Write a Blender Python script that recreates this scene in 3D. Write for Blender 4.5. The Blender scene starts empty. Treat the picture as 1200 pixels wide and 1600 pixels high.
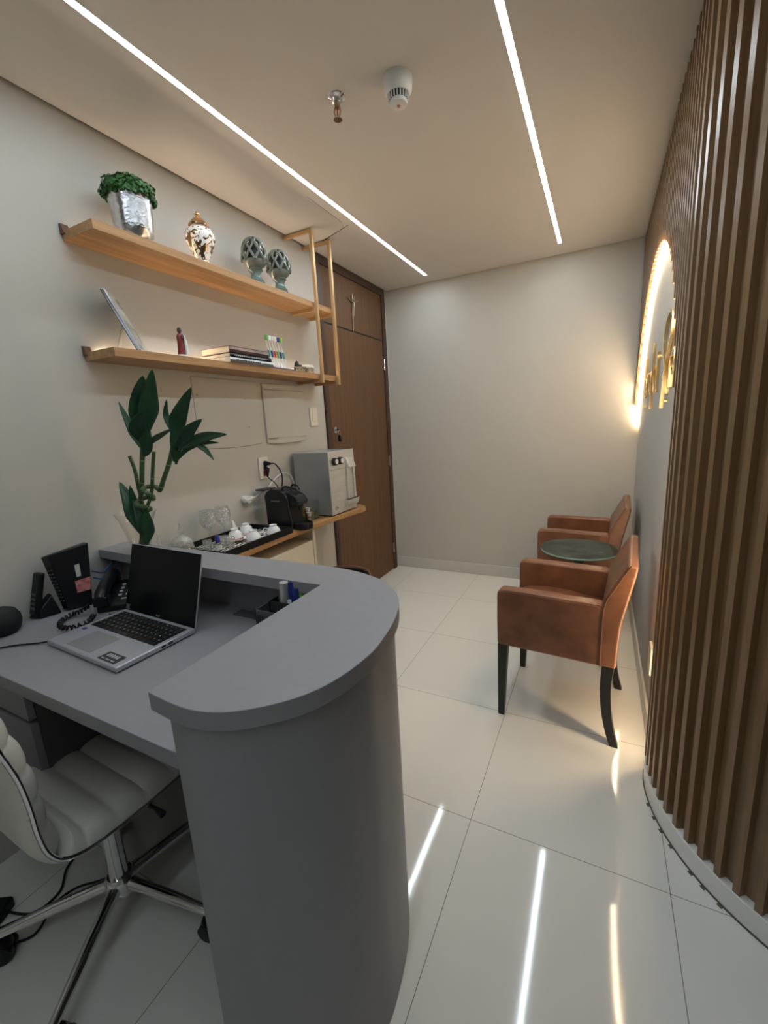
import bpy, bmesh, math, random
from mathutils import Vector, Matrix

random.seed(7)
PI = math.pi
S = bpy.context.scene
C = S.collection

# ------------------------------------------------------------------ camera
cam_d = bpy.data.cameras.new('camera')
cam = bpy.data.objects.new('camera', cam_d)
C.objects.link(cam)
R3 = Matrix(((0.89315420, -0.04408937, 0.44758429),
             (0.44654207, 0.20559268, -0.87082250),
             (-0.05362604, 0.97764399, 0.20331372)))
R3 = R3.to_quaternion().normalized().to_matrix()
cam.matrix_world = Matrix.Translation((0, 0, 1.40)) @ R3.to_4x4()
cam_d.sensor_fit = 'HORIZONTAL'
cam_d.sensor_width = 36.0
cam_d.lens = 36.0 * 665.0 / 1200.0
cam_d.clip_start = 0.02
S.camera = cam

# ------------------------------------------------------------------ world, exposure
W = bpy.data.worlds.new('world')
S.world = W
W.use_nodes = True
W.node_tree.nodes['Background'].inputs[0].default_value = (0.9, 0.95, 1.0, 1)
W.node_tree.nodes['Background'].inputs[1].default_value = 0.05
S.view_settings.view_transform = 'Standard'
S.view_settings.look = 'None'
S.view_settings.exposure = 1.4
S.view_settings.gamma = 1.0
S.view_settings.use_curve_mapping = False
LED_COOL = 26.0
LED_ARCH = 22.0
LED_SHELF_UP = 16.0
LED_SHELF_LOW = 24.0

# ------------------------------------------------------------------ materials
def mat(name, col, rough=0.5, metal=0.0, noise=0.0, nscale=8.0, stretch=(1, 1, 1), bump=0.0,
        bscale=60.0, emit=0.0, ecol=None, trans=0.0, ior=1.45, coat=0.0, spec=0.5, col2=None, alpha=1.0):
    m = bpy.data.materials.new(name)
    m.use_nodes = True
    nt = m.node_tree
    b = nt.nodes['Principled BSDF']
    b.inputs['Base Color'].default_value = (*col, 1)
    b.inputs['Roughness'].default_value = rough
    b.inputs['Metallic'].default_value = metal
    b.inputs['IOR'].default_value = ior
    b.inputs['Transmission Weight'].default_value = trans
    b.inputs['Coat Weight'].default_value = coat
    b.inputs['Specular IOR Level'].default_value = spec
    b.inputs['Alpha'].default_value = alpha
    if emit:
        b.inputs['Emission Color'].default_value = (*(ecol or col), 1)
        b.inputs['Emission Strength'].default_value = emit
    if noise or bump or col2:
        tc = nt.nodes.new('ShaderNodeTexCoord')
        mp = nt.nodes.new('ShaderNodeMapping')
        mp.inputs['Scale'].default_value = stretch
        nt.links.new(tc.outputs['Object'], mp.inputs[0])
    if noise or col2:
        n = nt.nodes.new('ShaderNodeTexNoise')
        n.inputs['Scale'].default_value = nscale
        n.inputs['Detail'].default_value = 6
        nt.links.new(mp.outputs[0], n.inputs['Vector'])
        r = nt.nodes.new('ShaderNodeValToRGB')
        r.color_ramp.elements[0].position = 0.3
        r.color_ramp.elements[1].position = 0.7
        c2 = col2 or tuple(c * (1 - noise) for c in col)
        r.color_ramp.elements[0].color = (*c2, 1)
        r.color_ramp.elements[1].color = (*(tuple(min(1, c * (1 + noise * 0.5)) for c in col)), 1)
        nt.links.new(n.outputs['Fac'], r.inputs[0])
        nt.links.new(r.outputs[0], b.inputs['Base Color'])
    if bump:
        n2 = nt.nodes.new('ShaderNodeTexNoise')
        n2.inputs['Scale'].default_value = bscale
        n2.inputs['Detail'].default_value = 4
        nt.links.new(mp.outputs[0], n2.inputs['Vector'])
        bp = nt.nodes.new('ShaderNodeBump')
        bp.inputs['Strength'].default_value = bump
        bp.inputs['Distance'].default_value = 0.002
        nt.links.new(n2.outputs['Fac'], bp.inputs['Height'])
        nt.links.new(bp.outputs[0], b.inputs['Normal'])
    return m


def wood(name, c1, c2, axis='y', rough=0.42, fine=60, coat=0.0):
    """long grain running along the given axis"""
    st = {'x': (0.6, 14, 14), 'y': (14, 0.6, 14), 'z': (14, 14, 0.6)}[axis]
    m = bpy.data.materials.new(name)
    m.use_nodes = True
    nt = m.node_tree
    b = nt.nodes['Principled BSDF']
    tc = nt.nodes.new('ShaderNodeTexCoord')
    mp = nt.nodes.new('ShaderNodeMapping')
    mp.inputs['Scale'].default_value = st
    nt.links.new(tc.outputs['Object'], mp.inputs[0])
    n = nt.nodes.new('ShaderNodeTexNoise')
    n.inputs['Scale'].default_value = 2.4
    n.inputs['Detail'].default_value = 8
    n.inputs['Roughness'].default_value = 0.62
    n.inputs['Distortion'].default_value = 0.35
    nt.links.new(mp.outputs[0], n.inputs['Vector'])
    n2 = nt.nodes.new('ShaderNodeTexNoise')
    n2.inputs['Scale'].default_value = fine / 4
    n2.inputs['Detail'].default_value = 5
    nt.links.new(mp.outputs[0], n2.inputs['Vector'])
    mx = nt.nodes.new('ShaderNodeMath')
    mx.operation = 'MULTIPLY_ADD'
    mx.inputs[1].default_value = 0.35
    nt.links.new(n2.outputs['Fac'], mx.inputs[0])
    mul = nt.nodes.new('ShaderNodeMath')
    mul.operation = 'MULTIPLY'
    mul.inputs[1].default_value = 0.65
    nt.links.new(n.outputs['Fac'], mul.inputs[0])
    nt.links.new(mul.outputs[0], mx.inputs[2])
    r = nt.nodes.new('ShaderNodeValToRGB')
    r.color_ramp.elements[0].position = 0.38
    r.color_ramp.elements[1].position = 0.60
    r.color_ramp.elements[0].color = (*c2, 1)
    r.color_ramp.elements[1].color = (*c1, 1)
    nt.links.new(mx.outputs[0], r.inputs[0])
    nt.links.new(r.outputs[0], b.inputs['Base Color'])
    b.inputs['Roughness'].default_value = rough
    b.inputs['Coat Weight'].default_value = coat
    bp = nt.nodes.new('ShaderNodeBump')
    bp.inputs['Strength'].default_value = 0.15
    bp.inputs['Distance'].default_value = 0.001
    nt.links.new(n2.outputs['Fac'], bp.inputs['Height'])
    nt.links.new(bp.outputs[0], b.inputs['Normal'])
    return m


def floor_mat():
    m = bpy.data.materials.new('polished_porcelain')
    m.use_nodes = True
    nt = m.node_tree
    N = nt.nodes
    L = nt.links
    b = N['Principled BSDF']
    g = N.new('ShaderNodeNewGeometry')
    sp = N.new('ShaderNodeSeparateXYZ')
    L.new(g.outputs['Position'], sp.inputs[0])

    def line(sock, off, per, half):
        a = N.new('ShaderNodeMath'); a.operation = 'SUBTRACT'; a.inputs[1].default_value = off - 30 * per
        L.new(sock, a.inputs[0])
        d = N.new('ShaderNodeMath'); d.operation = 'DIVIDE'; d.inputs[1].default_value = per
        L.new(a.outputs[0], d.inputs[0])
        f = N.new('ShaderNodeMath'); f.operation = 'FRACT'
        L.new(d.outputs[0], f.inputs[0])
        s = N.new('ShaderNodeMath'); s.operation = 'SUBTRACT'; s.inputs[1].default_value = 0.5
        L.new(f.outputs[0], s.inputs[0])
        ab = N.new('ShaderNodeMath'); ab.operation = 'ABSOLUTE'
        L.new(s.outputs[0], ab.inputs[0])
        c = N.new('ShaderNodeMath'); c.operation = 'GREATER_THAN'; c.inputs[1].default_value = 0.5 - half / per
        L.new(ab.outputs[0], c.inputs[0])
        return c.outputs[0]
    mx = N.new('ShaderNodeMath'); mx.operation = 'MAXIMUM'
    L.new(line(sp.outputs[0], -0.355, 0.597, 0.0011), mx.inputs[0])
    L.new(line(sp.outputs[1], 1.237, 0.622, 0.0011), mx.inputs[1])
    n = N.new('ShaderNodeTexNoise'); n.inputs['Scale'].default_value = 1.3; n.inputs['Detail'].default_value = 5
    L.new(g.outputs['Position'], n.inputs['Vector'])
    r = N.new('ShaderNodeValToRGB')
    r.color_ramp.elements[0].color = (0.68, 0.66, 0.615, 1)
    r.color_ramp.elements[1].color = (0.76, 0.74, 0.695, 1)
    L.new(n.outputs['Fac'], r.inputs[0])
    mc = N.new('ShaderNodeMix'); mc.data_type = 'RGBA'
    L.new(mx.outputs[0], mc.inputs[0])
    L.new(r.outputs[0], mc.inputs[6])
    mc.inputs[7].default_value = (0.22, 0.18, 0.14, 1)
    L.new(mc.outputs[2], b.inputs['Base Color'])
    rm = N.new('ShaderNodeMath'); rm.operation = 'MULTIPLY_ADD'
    rm.inputs[1].default_value = 0.5; rm.inputs[2].default_value = 0.06
    L.new(mx.outputs[0], rm.inputs[0])
    L.new(rm.outputs[0], b.inputs['Roughness'])
    b.inputs['IOR'].default_value = 1.5
    return m


def zebra_mat():
    m = bpy.data.materials.new('zebra_print')
    m.use_nodes = True
    nt = m.node_tree
    b = nt.nodes['Principled BSDF']
    tc = nt.nodes.new('ShaderNodeTexCoord')
    w = nt.nodes.new('ShaderNodeTexWave')
    w.inputs['Scale'].default_value = 13
    w.inputs['Distortion'].default_value = 5
    w.inputs['Detail Scale'].default_value = 1.6
    w.inputs['Detail'].default_value = 1
    nt.links.new(tc.outputs['Object'], w.inputs['Vector'])
    r = nt.nodes.new('ShaderNodeValToRGB')
    r.color_ramp.interpolation = 'CONSTANT'
    r.color_ramp.elements[1].position = 0.5
    r.color_ramp.elements[0].color = (0.02, 0.018, 0.015, 1)
    r.color_ramp.elements[1].color = (0.75, 0.72, 0.66, 1)
    nt.links.new(w.outputs['Fac'], r.inputs[0])
    nt.links.new(r.outputs[0], b.inputs['Base Color'])
    b.inputs['Roughness'].default_value = 0.12
    return m


M = {}
M['wall'] = mat('wall_paint', (0.50, 0.475, 0.435), 0.75, bump=0.05, bscale=140, noise=0.02, nscale=3)
M['ceiling'] = mat('ceiling_paint', (0.60, 0.57, 0.54), 0.85, bump=0.03, bscale=120, noise=0.02, nscale=2)
M['base'] = mat('baseboard_lacquer', (0.55, 0.53, 0.49), 0.3, noise=0.02)
M['basew'] = mat('white_baseboard', (0.82, 0.81, 0.78), 0.15, noise=0.02)
M['floor'] = floor_mat()
M['door'] = wood('door_veneer', (0.138, 0.066, 0.027), (0.098, 0.047, 0.019), 'z', 0.62)
M['doorframe'] = wood('door_frame_veneer', (0.070, 0.036, 0.020), (0.042, 0.022, 0.012), 'z', 0.45)
M['slat'] = wood('slat_laminate', (0.255, 0.150, 0.074), (0.185, 0.104, 0.049), 'z', 0.28)
M['oak'] = wood('oak_laminate', (0.46, 0.255, 0.112), (0.29, 0.150, 0.060), 'y', 0.42)
M['frame'] = mat('gold_painted_steel', (0.52, 0.33, 0.16), 0.38, 0.35, noise=0.06)
M['bracket'] = mat('brown_bracket', (0.16, 0.08, 0.05), 0.5, noise=0.08)
M['grey'] = mat('grey_laminate', (0.262, 0.252, 0.268), 0.42, bump=0.06, bscale=400, noise=0.03, nscale=40)
M['greyd'] = mat('dark_grey_laminate', (0.10, 0.10, 0.10), 0.5, noise=0.05)
M['cream'] = mat('cream_lacquer', (0.60, 0.55, 0.45), 0.4, noise=0.02)
M['leather'] = mat('brown_leather', (0.195, 0.080, 0.039), 0.32, noise=0.36, nscale=11, bump=0.25, bscale=220)
M['black_wood'] = mat('black_lacquered_wood', (0.012, 0.011, 0.011), 0.35, noise=0.1)
M['black'] = mat('black_plastic', (0.009, 0.009, 0.011), 0.3, noise=0.1, spec=0.35)
M['blackm'] = mat('matte_black', (0.012, 0.012, 0.013), 0.7, noise=0.1)
M['gloss'] = mat('gloss_black', (0.008, 0.008, 0.009), 0.08, noise=0.1)
M['screen'] = mat('dark_screen', (0.004, 0.005, 0.006), 0.2, noise=0.05, spec=0.18)
M['silver'] = mat('silver_plastic', (0.50, 0.51, 0.56), 0.35, 0.55, noise=0.03)
M['steel'] = mat('brushed_steel', (0.62, 0.61, 0.59), 0.36, 0.6, noise=0.08, nscale=3, stretch=(1, 1, 30))
M['steelside'] = mat('grey_painted_steel', (0.36, 0.37, 0.375), 0.36, 0.5, noise=0.05)
M['chrome'] = mat('chrome', (0.75, 0.75, 0.76), 0.08, 1.0, noise=0.02)
M['gold'] = mat('polished_gold', (0.72, 0.56, 0.30), 0.18, 1.0, noise=0.04)
M['hammered'] = mat('hammered_silver', (0.72, 0.72, 0.74), 0.16, 1.0, noise=0.25, nscale=40, bump=0.9, bscale=90)
M['foliage'] = mat('boxwood_green', (0.045, 0.16, 0.035), 0.5, col2=(0.02, 0.075, 0.018), nscale=50)
M['leaf'] = mat('bamboo_leaf', (0.018, 0.075, 0.032), 0.35, col2=(0.009, 0.042, 0.018), nscale=20)
M['stalk'] = mat('bamboo_stalk', (0.065, 0.125, 0.045), 0.4, col2=(0.035, 0.075, 0.028), nscale=60)
M['node'] = mat('bamboo_node', (0.20, 0.24, 0.13), 0.5, noise=0.1)


def clear(name, tint, gloss, ior=1.5, cut=0.0, white=0.0):
    """thin clear glass: mostly see-through, mirror-like towards grazing angles"""
    m = bpy.data.materials.new(name)
    m.use_nodes = True
    nt = m.node_tree
    nt.nodes.remove(nt.nodes['Principled BSDF'])
    out = nt.nodes['Material Output']
    tr = nt.nodes.new('ShaderNodeBsdfTransparent'); tr.inputs[0].default_value = (*tint, 1)
    gl = nt.nodes.new('ShaderNodeBsdfGlossy'); gl.inputs['Roughness'].default_value = gloss
    lw = nt.nodes.new('ShaderNodeLayerWeight'); lw.inputs['Blend'].default_value = 0.5
    pw = nt.nodes.new('ShaderNodeMath'); pw.operation = 'POWER'; pw.inputs[1].default_value = 3.5
    nt.links.new(lw.outputs['Facing'], pw.inputs[0])
    fr = nt.nodes.new('ShaderNodeMath'); fr.operation = 'MULTIPLY_ADD'; fr.inputs[1].default_value = 0.65
    fr.inputs[2].default_value = 0.04 * (ior / 1.5) ** 4
    nt.links.new(pw.outputs[0], fr.inputs[0])
    mx = nt.nodes.new('ShaderNodeMixShader')
    nt.links.new(fr.outputs[0], mx.inputs[0])
    nt.links.new(tr.outputs[0], mx.inputs[1]); nt.links.new(gl.outputs[0], mx.inputs[2])
    last = mx
    if cut:
        tc = nt.nodes.new('ShaderNodeTexCoord')
        vo = nt.nodes.new('ShaderNodeTexVoronoi'); vo.inputs['Scale'].default_value = cut
        nt.links.new(tc.outputs['Object'], vo.inputs['Vector'])
        bp = nt.nodes.new('ShaderNodeBump'); bp.inputs['Strength'].default_value = 1.0; bp.inputs['Distance'].default_value = 0.004
        nt.links.new(vo.outputs['Distance'], bp.inputs['Height'])
        nt.links.new(bp.outputs[0], gl.inputs['Normal']); nt.links.new(bp.outputs[0], lw.inputs['Normal'])
    if white:
        df = nt.nodes.new('ShaderNodeBsdfDiffuse'); df.inputs[0].default_value = (0.9, 0.9, 0.88, 1)
        m2 = nt.nodes.new('ShaderNodeMixShader'); m2.inputs[0].default_value = white
        nt.links.new(mx.outputs[0], m2.inputs[1]); nt.links.new(df.outputs[0], m2.inputs[2])
        last = m2
    nt.links.new(last.outputs[0], out.inputs[0])
    return m


M['glass'] = clear('clear_glass', (0.985, 0.99, 0.985), 0.03)
M['acrylic'] = clear('clear_acrylic', (0.98, 0.985, 0.985), 0.04)
M['crystal'] = clear('cut_crystal', (0.98, 0.985, 0.985), 0.05, 2.35, cut=95.0, white=0.10)
M['tglass'] = mat('green_marble_glass', (0.008, 0.014, 0.011), 0.12, col2=(0.055, 0.07, 0.06), nscale=11, spec=0.15)
M['tedge'] = mat('glass_edge', (0.25, 0.42, 0.36), 0.08, noise=0.05)
M['white'] = mat('white_plastic', (0.72, 0.71, 0.68), 0.35, noise=0.02)
M['creamp'] = mat('cream_plastic', (0.70, 0.66, 0.55), 0.35, noise=0.02)
M['porc'] = mat('white_porcelain', (0.80, 0.80, 0.80), 0.12, noise=0.02)
M['porcline'] = mat('red_rim_decor', (0.45, 0.08, 0.06), 0.2, noise=0.1)
M['jar'] = mat('copper_gold_lustre', (0.62, 0.36, 0.20), 0.14, 0.9, col2=(0.55, 0.30, 0.15), nscale=20)
M['jarpat'] = mat('white_and_gold_decor', (0.8, 0.78, 0.74), 0.12, noise=0.1, nscale=26)
_nt = M['jarpat'].node_tree
_b = _nt.nodes['Principled BSDF']
_n = [n for n in _nt.nodes if n.type == 'TEX_NOISE'][0]
_n.inputs['Detail'].default_value = 1.5
_n.inputs['Distortion'].default_value = 2.5
_r = [n for n in _nt.nodes if n.type == 'VALTORGB'][0]
_r.color_ramp.interpolation = 'CONSTANT'
_r.color_ramp.elements[0].position = 0.0
_r.color_ramp.elements[0].color = (0.48, 0.28, 0.13, 1)
_r.color_ramp.elements[1].position = 0.46
_r.color_ramp.elements[1].color = (0.82, 0.80, 0.76, 1)
_l = _nt.nodes.new('ShaderNodeMath'); _l.operation = 'LESS_THAN'; _l.inputs[1].default_value = 0.46
_nt.links.new(_n.outputs['Fac'], _l.inputs[0]); _nt.links.new(_l.outputs[0], _b.inputs['Metallic'])
M['celadon'] = mat('grey_green_glaze', (0.17, 0.19, 0.165), 0.16, noise=0.2, nscale=12)
M['celadon2'] = mat('blue_green_glaze', (0.12, 0.175, 0.165), 0.16, noise=0.2, nscale=12)
M['vinyl'] = mat('white_leatherette', (0.56, 0.53, 0.48), 0.4, noise=0.04, nscale=6, bump=0.15, bscale=150)
M['shell'] = mat('cream_shell', (0.60, 0.58, 0.50), 0.35, noise=0.03)
M['red'] = mat('dark_red_paint', (0.20, 0.02, 0.015), 0.35, noise=0.15)
M['skin'] = mat('dark_bronze_paint', (0.07, 0.045, 0.035), 0.4, noise=0.15)
M['paper'] = mat('paper_pages', (0.74, 0.66, 0.52), 0.8, noise=0.12, nscale=10, stretch=(1, 1, 80))
M['pinkcover'] = mat('mottled_pink_cover', (0.45, 0.24, 0.20), 0.3, col2=(0.16, 0.11, 0.10), nscale=30)
M['blackcover'] = mat('black_cover', (0.02, 0.02, 0.02), 0.3, noise=0.1)
M['whitecover'] = mat('white_cover', (0.72, 0.71, 0.72), 0.3, noise=0.03)
M['ink'] = mat('black_ink', (0.03, 0.03, 0.04), 0.5, noise=0.05)
M['blue'] = mat('blue_plastic', (0.02, 0.035, 0.22), 0.3, noise=0.1)
M['teal'] = mat('teal_plastic', (0.04, 0.35, 0.38), 0.3, noise=0.1)
M['redp'] = mat('red_plastic', (0.60, 0.05, 0.035), 0.3, noise=0.1)
M['greenp'] = mat('green_plastic', (0.10, 0.42, 0.10), 0.3, noise=0.1)
M['lime'] = mat('lime_plastic', (0.30, 0.70, 0.08), 0.35, noise=0.1)
M['netblue'] = mat('network_cable_blue', (0.03, 0.10, 0.26), 0.4, noise=0.1)
M['pinksticker'] = mat('red_white_sticker', (0.72, 0.35, 0.34), 0.5, col2=(0.50, 0.08, 0.09), nscale=60)
M['whitelabel'] = mat('white_label', (0.62, 0.62, 0.60), 0.5, noise=0.05)
M['zebra'] = zebra_mat()
M['amber'] = mat('amber_sweets', (0.62, 0.34, 0.12), 0.3, col2=(0.80, 0.62, 0.38), nscale=60)
M['giraffe'] = mat('patterned_ceramic', (0.72, 0.66, 0.48), 0.25, col2=(0.05, 0.04, 0.03), nscale=70)
M['capgold'] = mat('gold_capsule', (0.60, 0.42, 0.16), 0.25, 0.8, noise=0.1)
M['capgreen'] = mat('green_capsule', (0.05, 0.28, 0.07), 0.25, 0.6, noise=0.1)
M['photo'] = mat('photo_print', (0.50, 0.52, 0.50), 0.06, col2=(0.18, 0.19, 0.19), nscale=14)
M['ledw'] = mat('led_cool', (0.9, 0.97, 1.0), 0.5, emit=LED_COOL, ecol=(0.80, 0.93, 1.0))
M['ledarch'] = mat('led_warm', (1.0, 0.85, 0.6), 0.5, emit=LED_ARCH, ecol=(1.0, 0.78, 0.50))
M['ledup'] = mat('led_warm_upper', (1.0, 0.8, 0.55), 0.5, emit=LED_SHELF_UP, ecol=(1.0, 0.80, 0.60))
M['ledlow'] = mat('led_warm_lower', (1.0, 0.85, 0.6), 0.5, emit=LED_SHELF_LOW, ecol=(1.0, 0.82, 0.58))
M['tab'] = mat('recess_paint', (0.25, 0.23, 0.21), 0.8, noise=0.03)
M['grout'] = mat('dark_joint', (0.12, 0.10, 0.08), 0.8, noise=0.1)
M['bronze'] = mat('antique_brass', (0.42, 0.34, 0.24), 0.3, 0.9, noise=0.15)
M['grillshade'] = mat('dark_vent_and_shade', (0.015, 0.015, 0.015), 0.6, noise=0.05)  # dark vents and joints; also painted shade in door gap and openwork ornaments


# ------------------------------------------------------------------ mesh builder
class MB:
    def __init__(s):
        s.b = bmesh.new()

    def box(s, x0, x1, y0, y1, z0, z1, T=None):
        v = [s.b.verts.new((x, y, z)) for x in (x0, x1) for y in (y0, y1) for z in (z0, z1)]
        for f in ((0, 1, 3, 2), (4, 6, 7, 5), (0, 4, 5, 1), (2, 3, 7, 6), (0, 2, 6, 4), (1, 5, 7, 3)):
            s.b.faces.new([v[i] for i in f])
        if T is not None:
            for a in v:
                a.co = T @ a.co
        return s

    def hexa(s, bot, top):
        """eight corners: bottom loop, top loop"""
        n = len(bot)
        a = [s.b.verts.new(p) for p in bot]
        c = [s.b.verts.new(p) for p in top]
        s.b.faces.new(a[::-1]); s.b.faces.new(c)
        for i in range(n):
            j = (i + 1) % n
            s.b.faces.new((a[i], a[j], c[j], c[i]))
        return s

    def prism(s, poly, z0, z1, axis='z', T=None):
        def P(u, v, w):
            q = {'z': (u, v, w), 'x': (w, u, v), 'y': (u, w, v)}[axis]
            return (T @ Vector(q)) if T is not None else q
        return s.hexa([P(u, v, z0) for u, v in poly], [P(u, v, z1) for u, v in poly])

    def ring(s, c, ax, r, seg, up=None, sq=1.0):
        ax = Vector(ax).normalized()
        u = Vector(up) if up is not None else (Vector((0, 0, 1)) if abs(ax.z) < 0.9 else Vector((1, 0, 0)))
        a = ax.cross(u).normalized(); b = ax.cross(a).normalized()
        return [s.b.verts.new(Vector(c) + a * (r * math.cos(t) * sq) + b * (r * math.sin(t)))
                for t in [2 * PI * i / seg for i in range(seg)]]

    def tube(s, pts, r, seg=10, caps=True, up=None, closed=False, sq=1.0):
        pts = [Vector(p) for p in pts]
        n = len(pts)
        rs = r if isinstance(r, (list, tuple)) else [r] * n
        rings = []
        for i, p in enumerate(pts):
            if closed:
                d = pts[(i + 1) % n] - pts[i - 1]
            else:
                d = pts[min(i + 1, n - 1)] - pts[max(i - 1, 0)]
            if d.length < 1e-9:
                d = Vector((0, 0, 1))
            u = up
            if u is None:
                u = (0, 0, 1)
                tot = pts[-1] - pts[0]
                if abs(tot.normalized().z if tot.length > 1e-6 else 0) > 0.8:
                    u = (1, 0, 0)
            rings.append(s.ring(p, d, rs[i], seg, u, sq))
        m = n if closed else n - 1
        for i in range(m):
            A, B = rings[i], rings[(i + 1) % n]
            for k in range(seg):
                s.b.faces.new((A[k], A[(k + 1) % seg], B[(k + 1) % seg], B[k]))
        if caps and not closed:
            s.b.faces.new(rings[0][::-1]); s.b.faces.new(rings[-1])
        return s

    def lathe(s, prof, cx=0, cy=0, seg=28, T=None, sx=1.0, sy=1.0):
        rings = []
        for r, z in prof:
            if r < 1e-6:
                rings.append([s.b.verts.new((cx, cy, z))])
            else:
                rings.append([s.b.verts.new((cx + r * sx * math.cos(2 * PI * i / seg), cy + r * sy * math.sin(2 * PI * i / seg), z))
                              for i in range(seg)])
        for A, B in zip(rings, rings[1:]):
            for k in range(seg):
                j = (k + 1) % seg
                if len(A) == 1 and len(B) == 1:
                    continue
                if len(A) == 1:
                    s.b.faces.new((A[0], B[k], B[j]))
                elif len(B) == 1:
                    s.b.faces.new((A[k], A[j], B[0]))
                else:
                    s.b.faces.new((A[k], A[j], B[j], B[k]))
        for Rg, rev in ((rings[0], False), (rings[-1], True)):
            if len(Rg) > 1 and prof[0] != prof[-1]:
                pass
        if T is not None:
            for g in rings:
                for v in g:
                    v.co = T @ v.co
        return s

    def surf(s, rows, closed_u=False):
        V = [[s.b.verts.new(p) for p in row] for row in rows]
        for i in range(len(V) - 1):
            n = len(V[i])
            for j in range(n if closed_u else n - 1):
                k = (j + 1) % n
                s.b.faces.new((V[i][j], V[i][k], V[i + 1][k], V[i + 1][j]))
        return V


def arc(cx, cy, r, a0, a1, n):
    return [(cx + r * math.cos(a0 + (a1 - a0) * i / n), cy + r * math.sin(a0 + (a1 - a0) * i / n)) for i in range(n + 1)]


def build(name, mb, m, parent=None, bevel=0.0, seg=2, smooth=True, local=False, solid=0.0, sub=0):
    bm = mb.b
    bmesh.ops.remove_doubles(bm, verts=bm.verts, dist=1e-6)
    bmesh.ops.recalc_face_normals(bm, faces=bm.faces)
    if smooth:
        for f in bm.faces:
            f.smooth = True
        for e in bm.edges:
            if len(e.link_faces) == 2 and e.calc_face_angle(0) > 0.62:
                e.smooth = False
    me = bpy.data.meshes.new(name)
    off = Vector((0, 0, 0))
    if parent is not None and not local:
        o = parent
        while o is not None:
            off += o.location
            o = o.parent
        bmesh.ops.translate(bm, vec=-off, verts=bm.verts)
    bm.to_mesh(me)
    bm.free()
    me.materials.append(M[m])
    ob = bpy.data.objects.new(name, me)
    C.objects.link(ob)
    ob.parent = parent
    if solid:
        md = ob.modifiers.new('solid', 'SOLIDIFY'); md.thickness = solid; md.offset = 0
    if bevel:
        md = ob.modifiers.new('bevel', 'BEVEL'); md.width = bevel; md.segments = seg; md.limit_method = 'ANGLE'
        md.angle_limit = 0.6
        md.harden_normals = False
    if sub:
        md = ob.modifiers.new('sub', 'SUBSURF'); md.levels = sub; md.render_levels = sub
    return ob


def thing(name, label, cat, loc=(0, 0, 0), rz=0.0, group=None):
    o = bpy.data.objects.new(name, None)
    C.objects.link(o)
    o.empty_display_size = 0.05
    o.location = loc
    o.rotation_euler = (0, 0, rz)
    o['label'] = label
    o['category'] = cat
    if group:
        o['group'] = group
    return o


def tag(o, label, cat, group=None, loc=None):
    """a thing that is a single mesh; its origin is moved to its base"""
    o['label'] = label
    o['category'] = cat
    if group:
        o['group'] = group
    if loc is not None:
        o.data.transform(Matrix.Translation(-Vector(loc)))
        o.location = loc
    return o


def struct(name, mb, m, bevel=0.0, parent=None, smooth=True):
    o = build(name, mb, m, parent, bevel, smooth=smooth)
    if parent is None:
        o['kind'] = 'structure'
    return o


def dup(src, loc=None, rz=None, label=None, group=None):
    r = src.copy(); C.objects.link(r)
    if loc is not None:
        r.location = loc
    if rz is not None:
        r.rotation_euler = (0, 0, rz)
    if label:
        r['label'] = label
    if group:
        r['group'] = group
    for ch in list(src.children):
        c = ch.copy(); C.objects.link(c); c.parent = r
        for g in list(ch.children):
            d = g.copy(); C.objects.link(d); d.parent = c
    return r


def text(name, s, size, m, parent, Mx, ext=0.0003):
    cu = bpy.data.curves.new(name, 'FONT')
    cu.body = s; cu.size = size; cu.extrude = ext; cu.align_x = 'CENTER'; cu.align_y = 'CENTER'
    tmp = bpy.data.objects.new(name + '_tmp', cu)
    C.objects.link(tmp)
    dg = bpy.context.evaluated_depsgraph_get()
    me = bpy.data.meshes.new_from_object(tmp.evaluated_get(dg))
    bpy.data.objects.remove(tmp)
    me.materials.clear(); me.materials.append(M[m])
    me.transform(Mx)
    ob = bpy.data.objects.new(name, me)
    C.objects.link(ob)
    ob.parent = parent
    return ob


def basis(o, x, y, z):
    x, y, z = Vector(x).normalized(), Vector(y).normalized(), Vector(z).normalized()
    m = Matrix((x, y, z)).transposed().to_4x4()
    m.translation = Vector(o)
    return m


# ================================================================== ROOM SHELL
WX = -1.766      # left wall face
YB = 3.68        # back wall face
RX = 0.243       # right wall face
ZC = 2.54        # ceiling
struct('floor', MB().box(-2.0, 2.2, -2.2, 3.95, -0.08, 0), 'floor')
struct('wall_left', MB().box(WX - 0.12, WX, -2.1, 3.80, 0, 2.64), 'wall')
struct('wall_back', MB().box(WX - 0.12, RX + 0.25, YB, YB + 0.12, 0, 2.64), 'wall')
struct('wall_behind', MB().box(WX - 0.12, 2.1, -2.2, -2.1, 0, 2.64), 'wall')
# right wall: straight, then a quarter-round turn towards the right
RC = (0.802, 1.67)
RO = 0.594


def arcpts(r, n=24, a1=PI * 1.5):
    return arc(RC[0], RC[1], r, PI, a1, n)


ri = RO - 0.035
poly = [(RX, YB), (RX, RC[1])] + [(x, y) for x, y in arcpts(ri)][1:] + [(2.1, RC[1] - ri), (2.1, RC[1] - ri + 0.12), (RX + 0.25, 1.9), (RX + 0.12, YB)]
struct('wall_right', MB().prism(poly, 0, 2.64), 'wall')
struct('wall_side', MB().box(2.05, 2.15, -2.1, RC[1] - ri, 0, 2.64), 'wall')
# ceiling slab with a shadow gap along the walls
struct('ceiling', MB().box(WX + 0.018, 2.1, -2.1, YB - 0.008, ZC, ZC + 0.02).box(-2.0, 2.2, -2.2, 3.9, 2.62, 2.68), 'ceiling')
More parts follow.
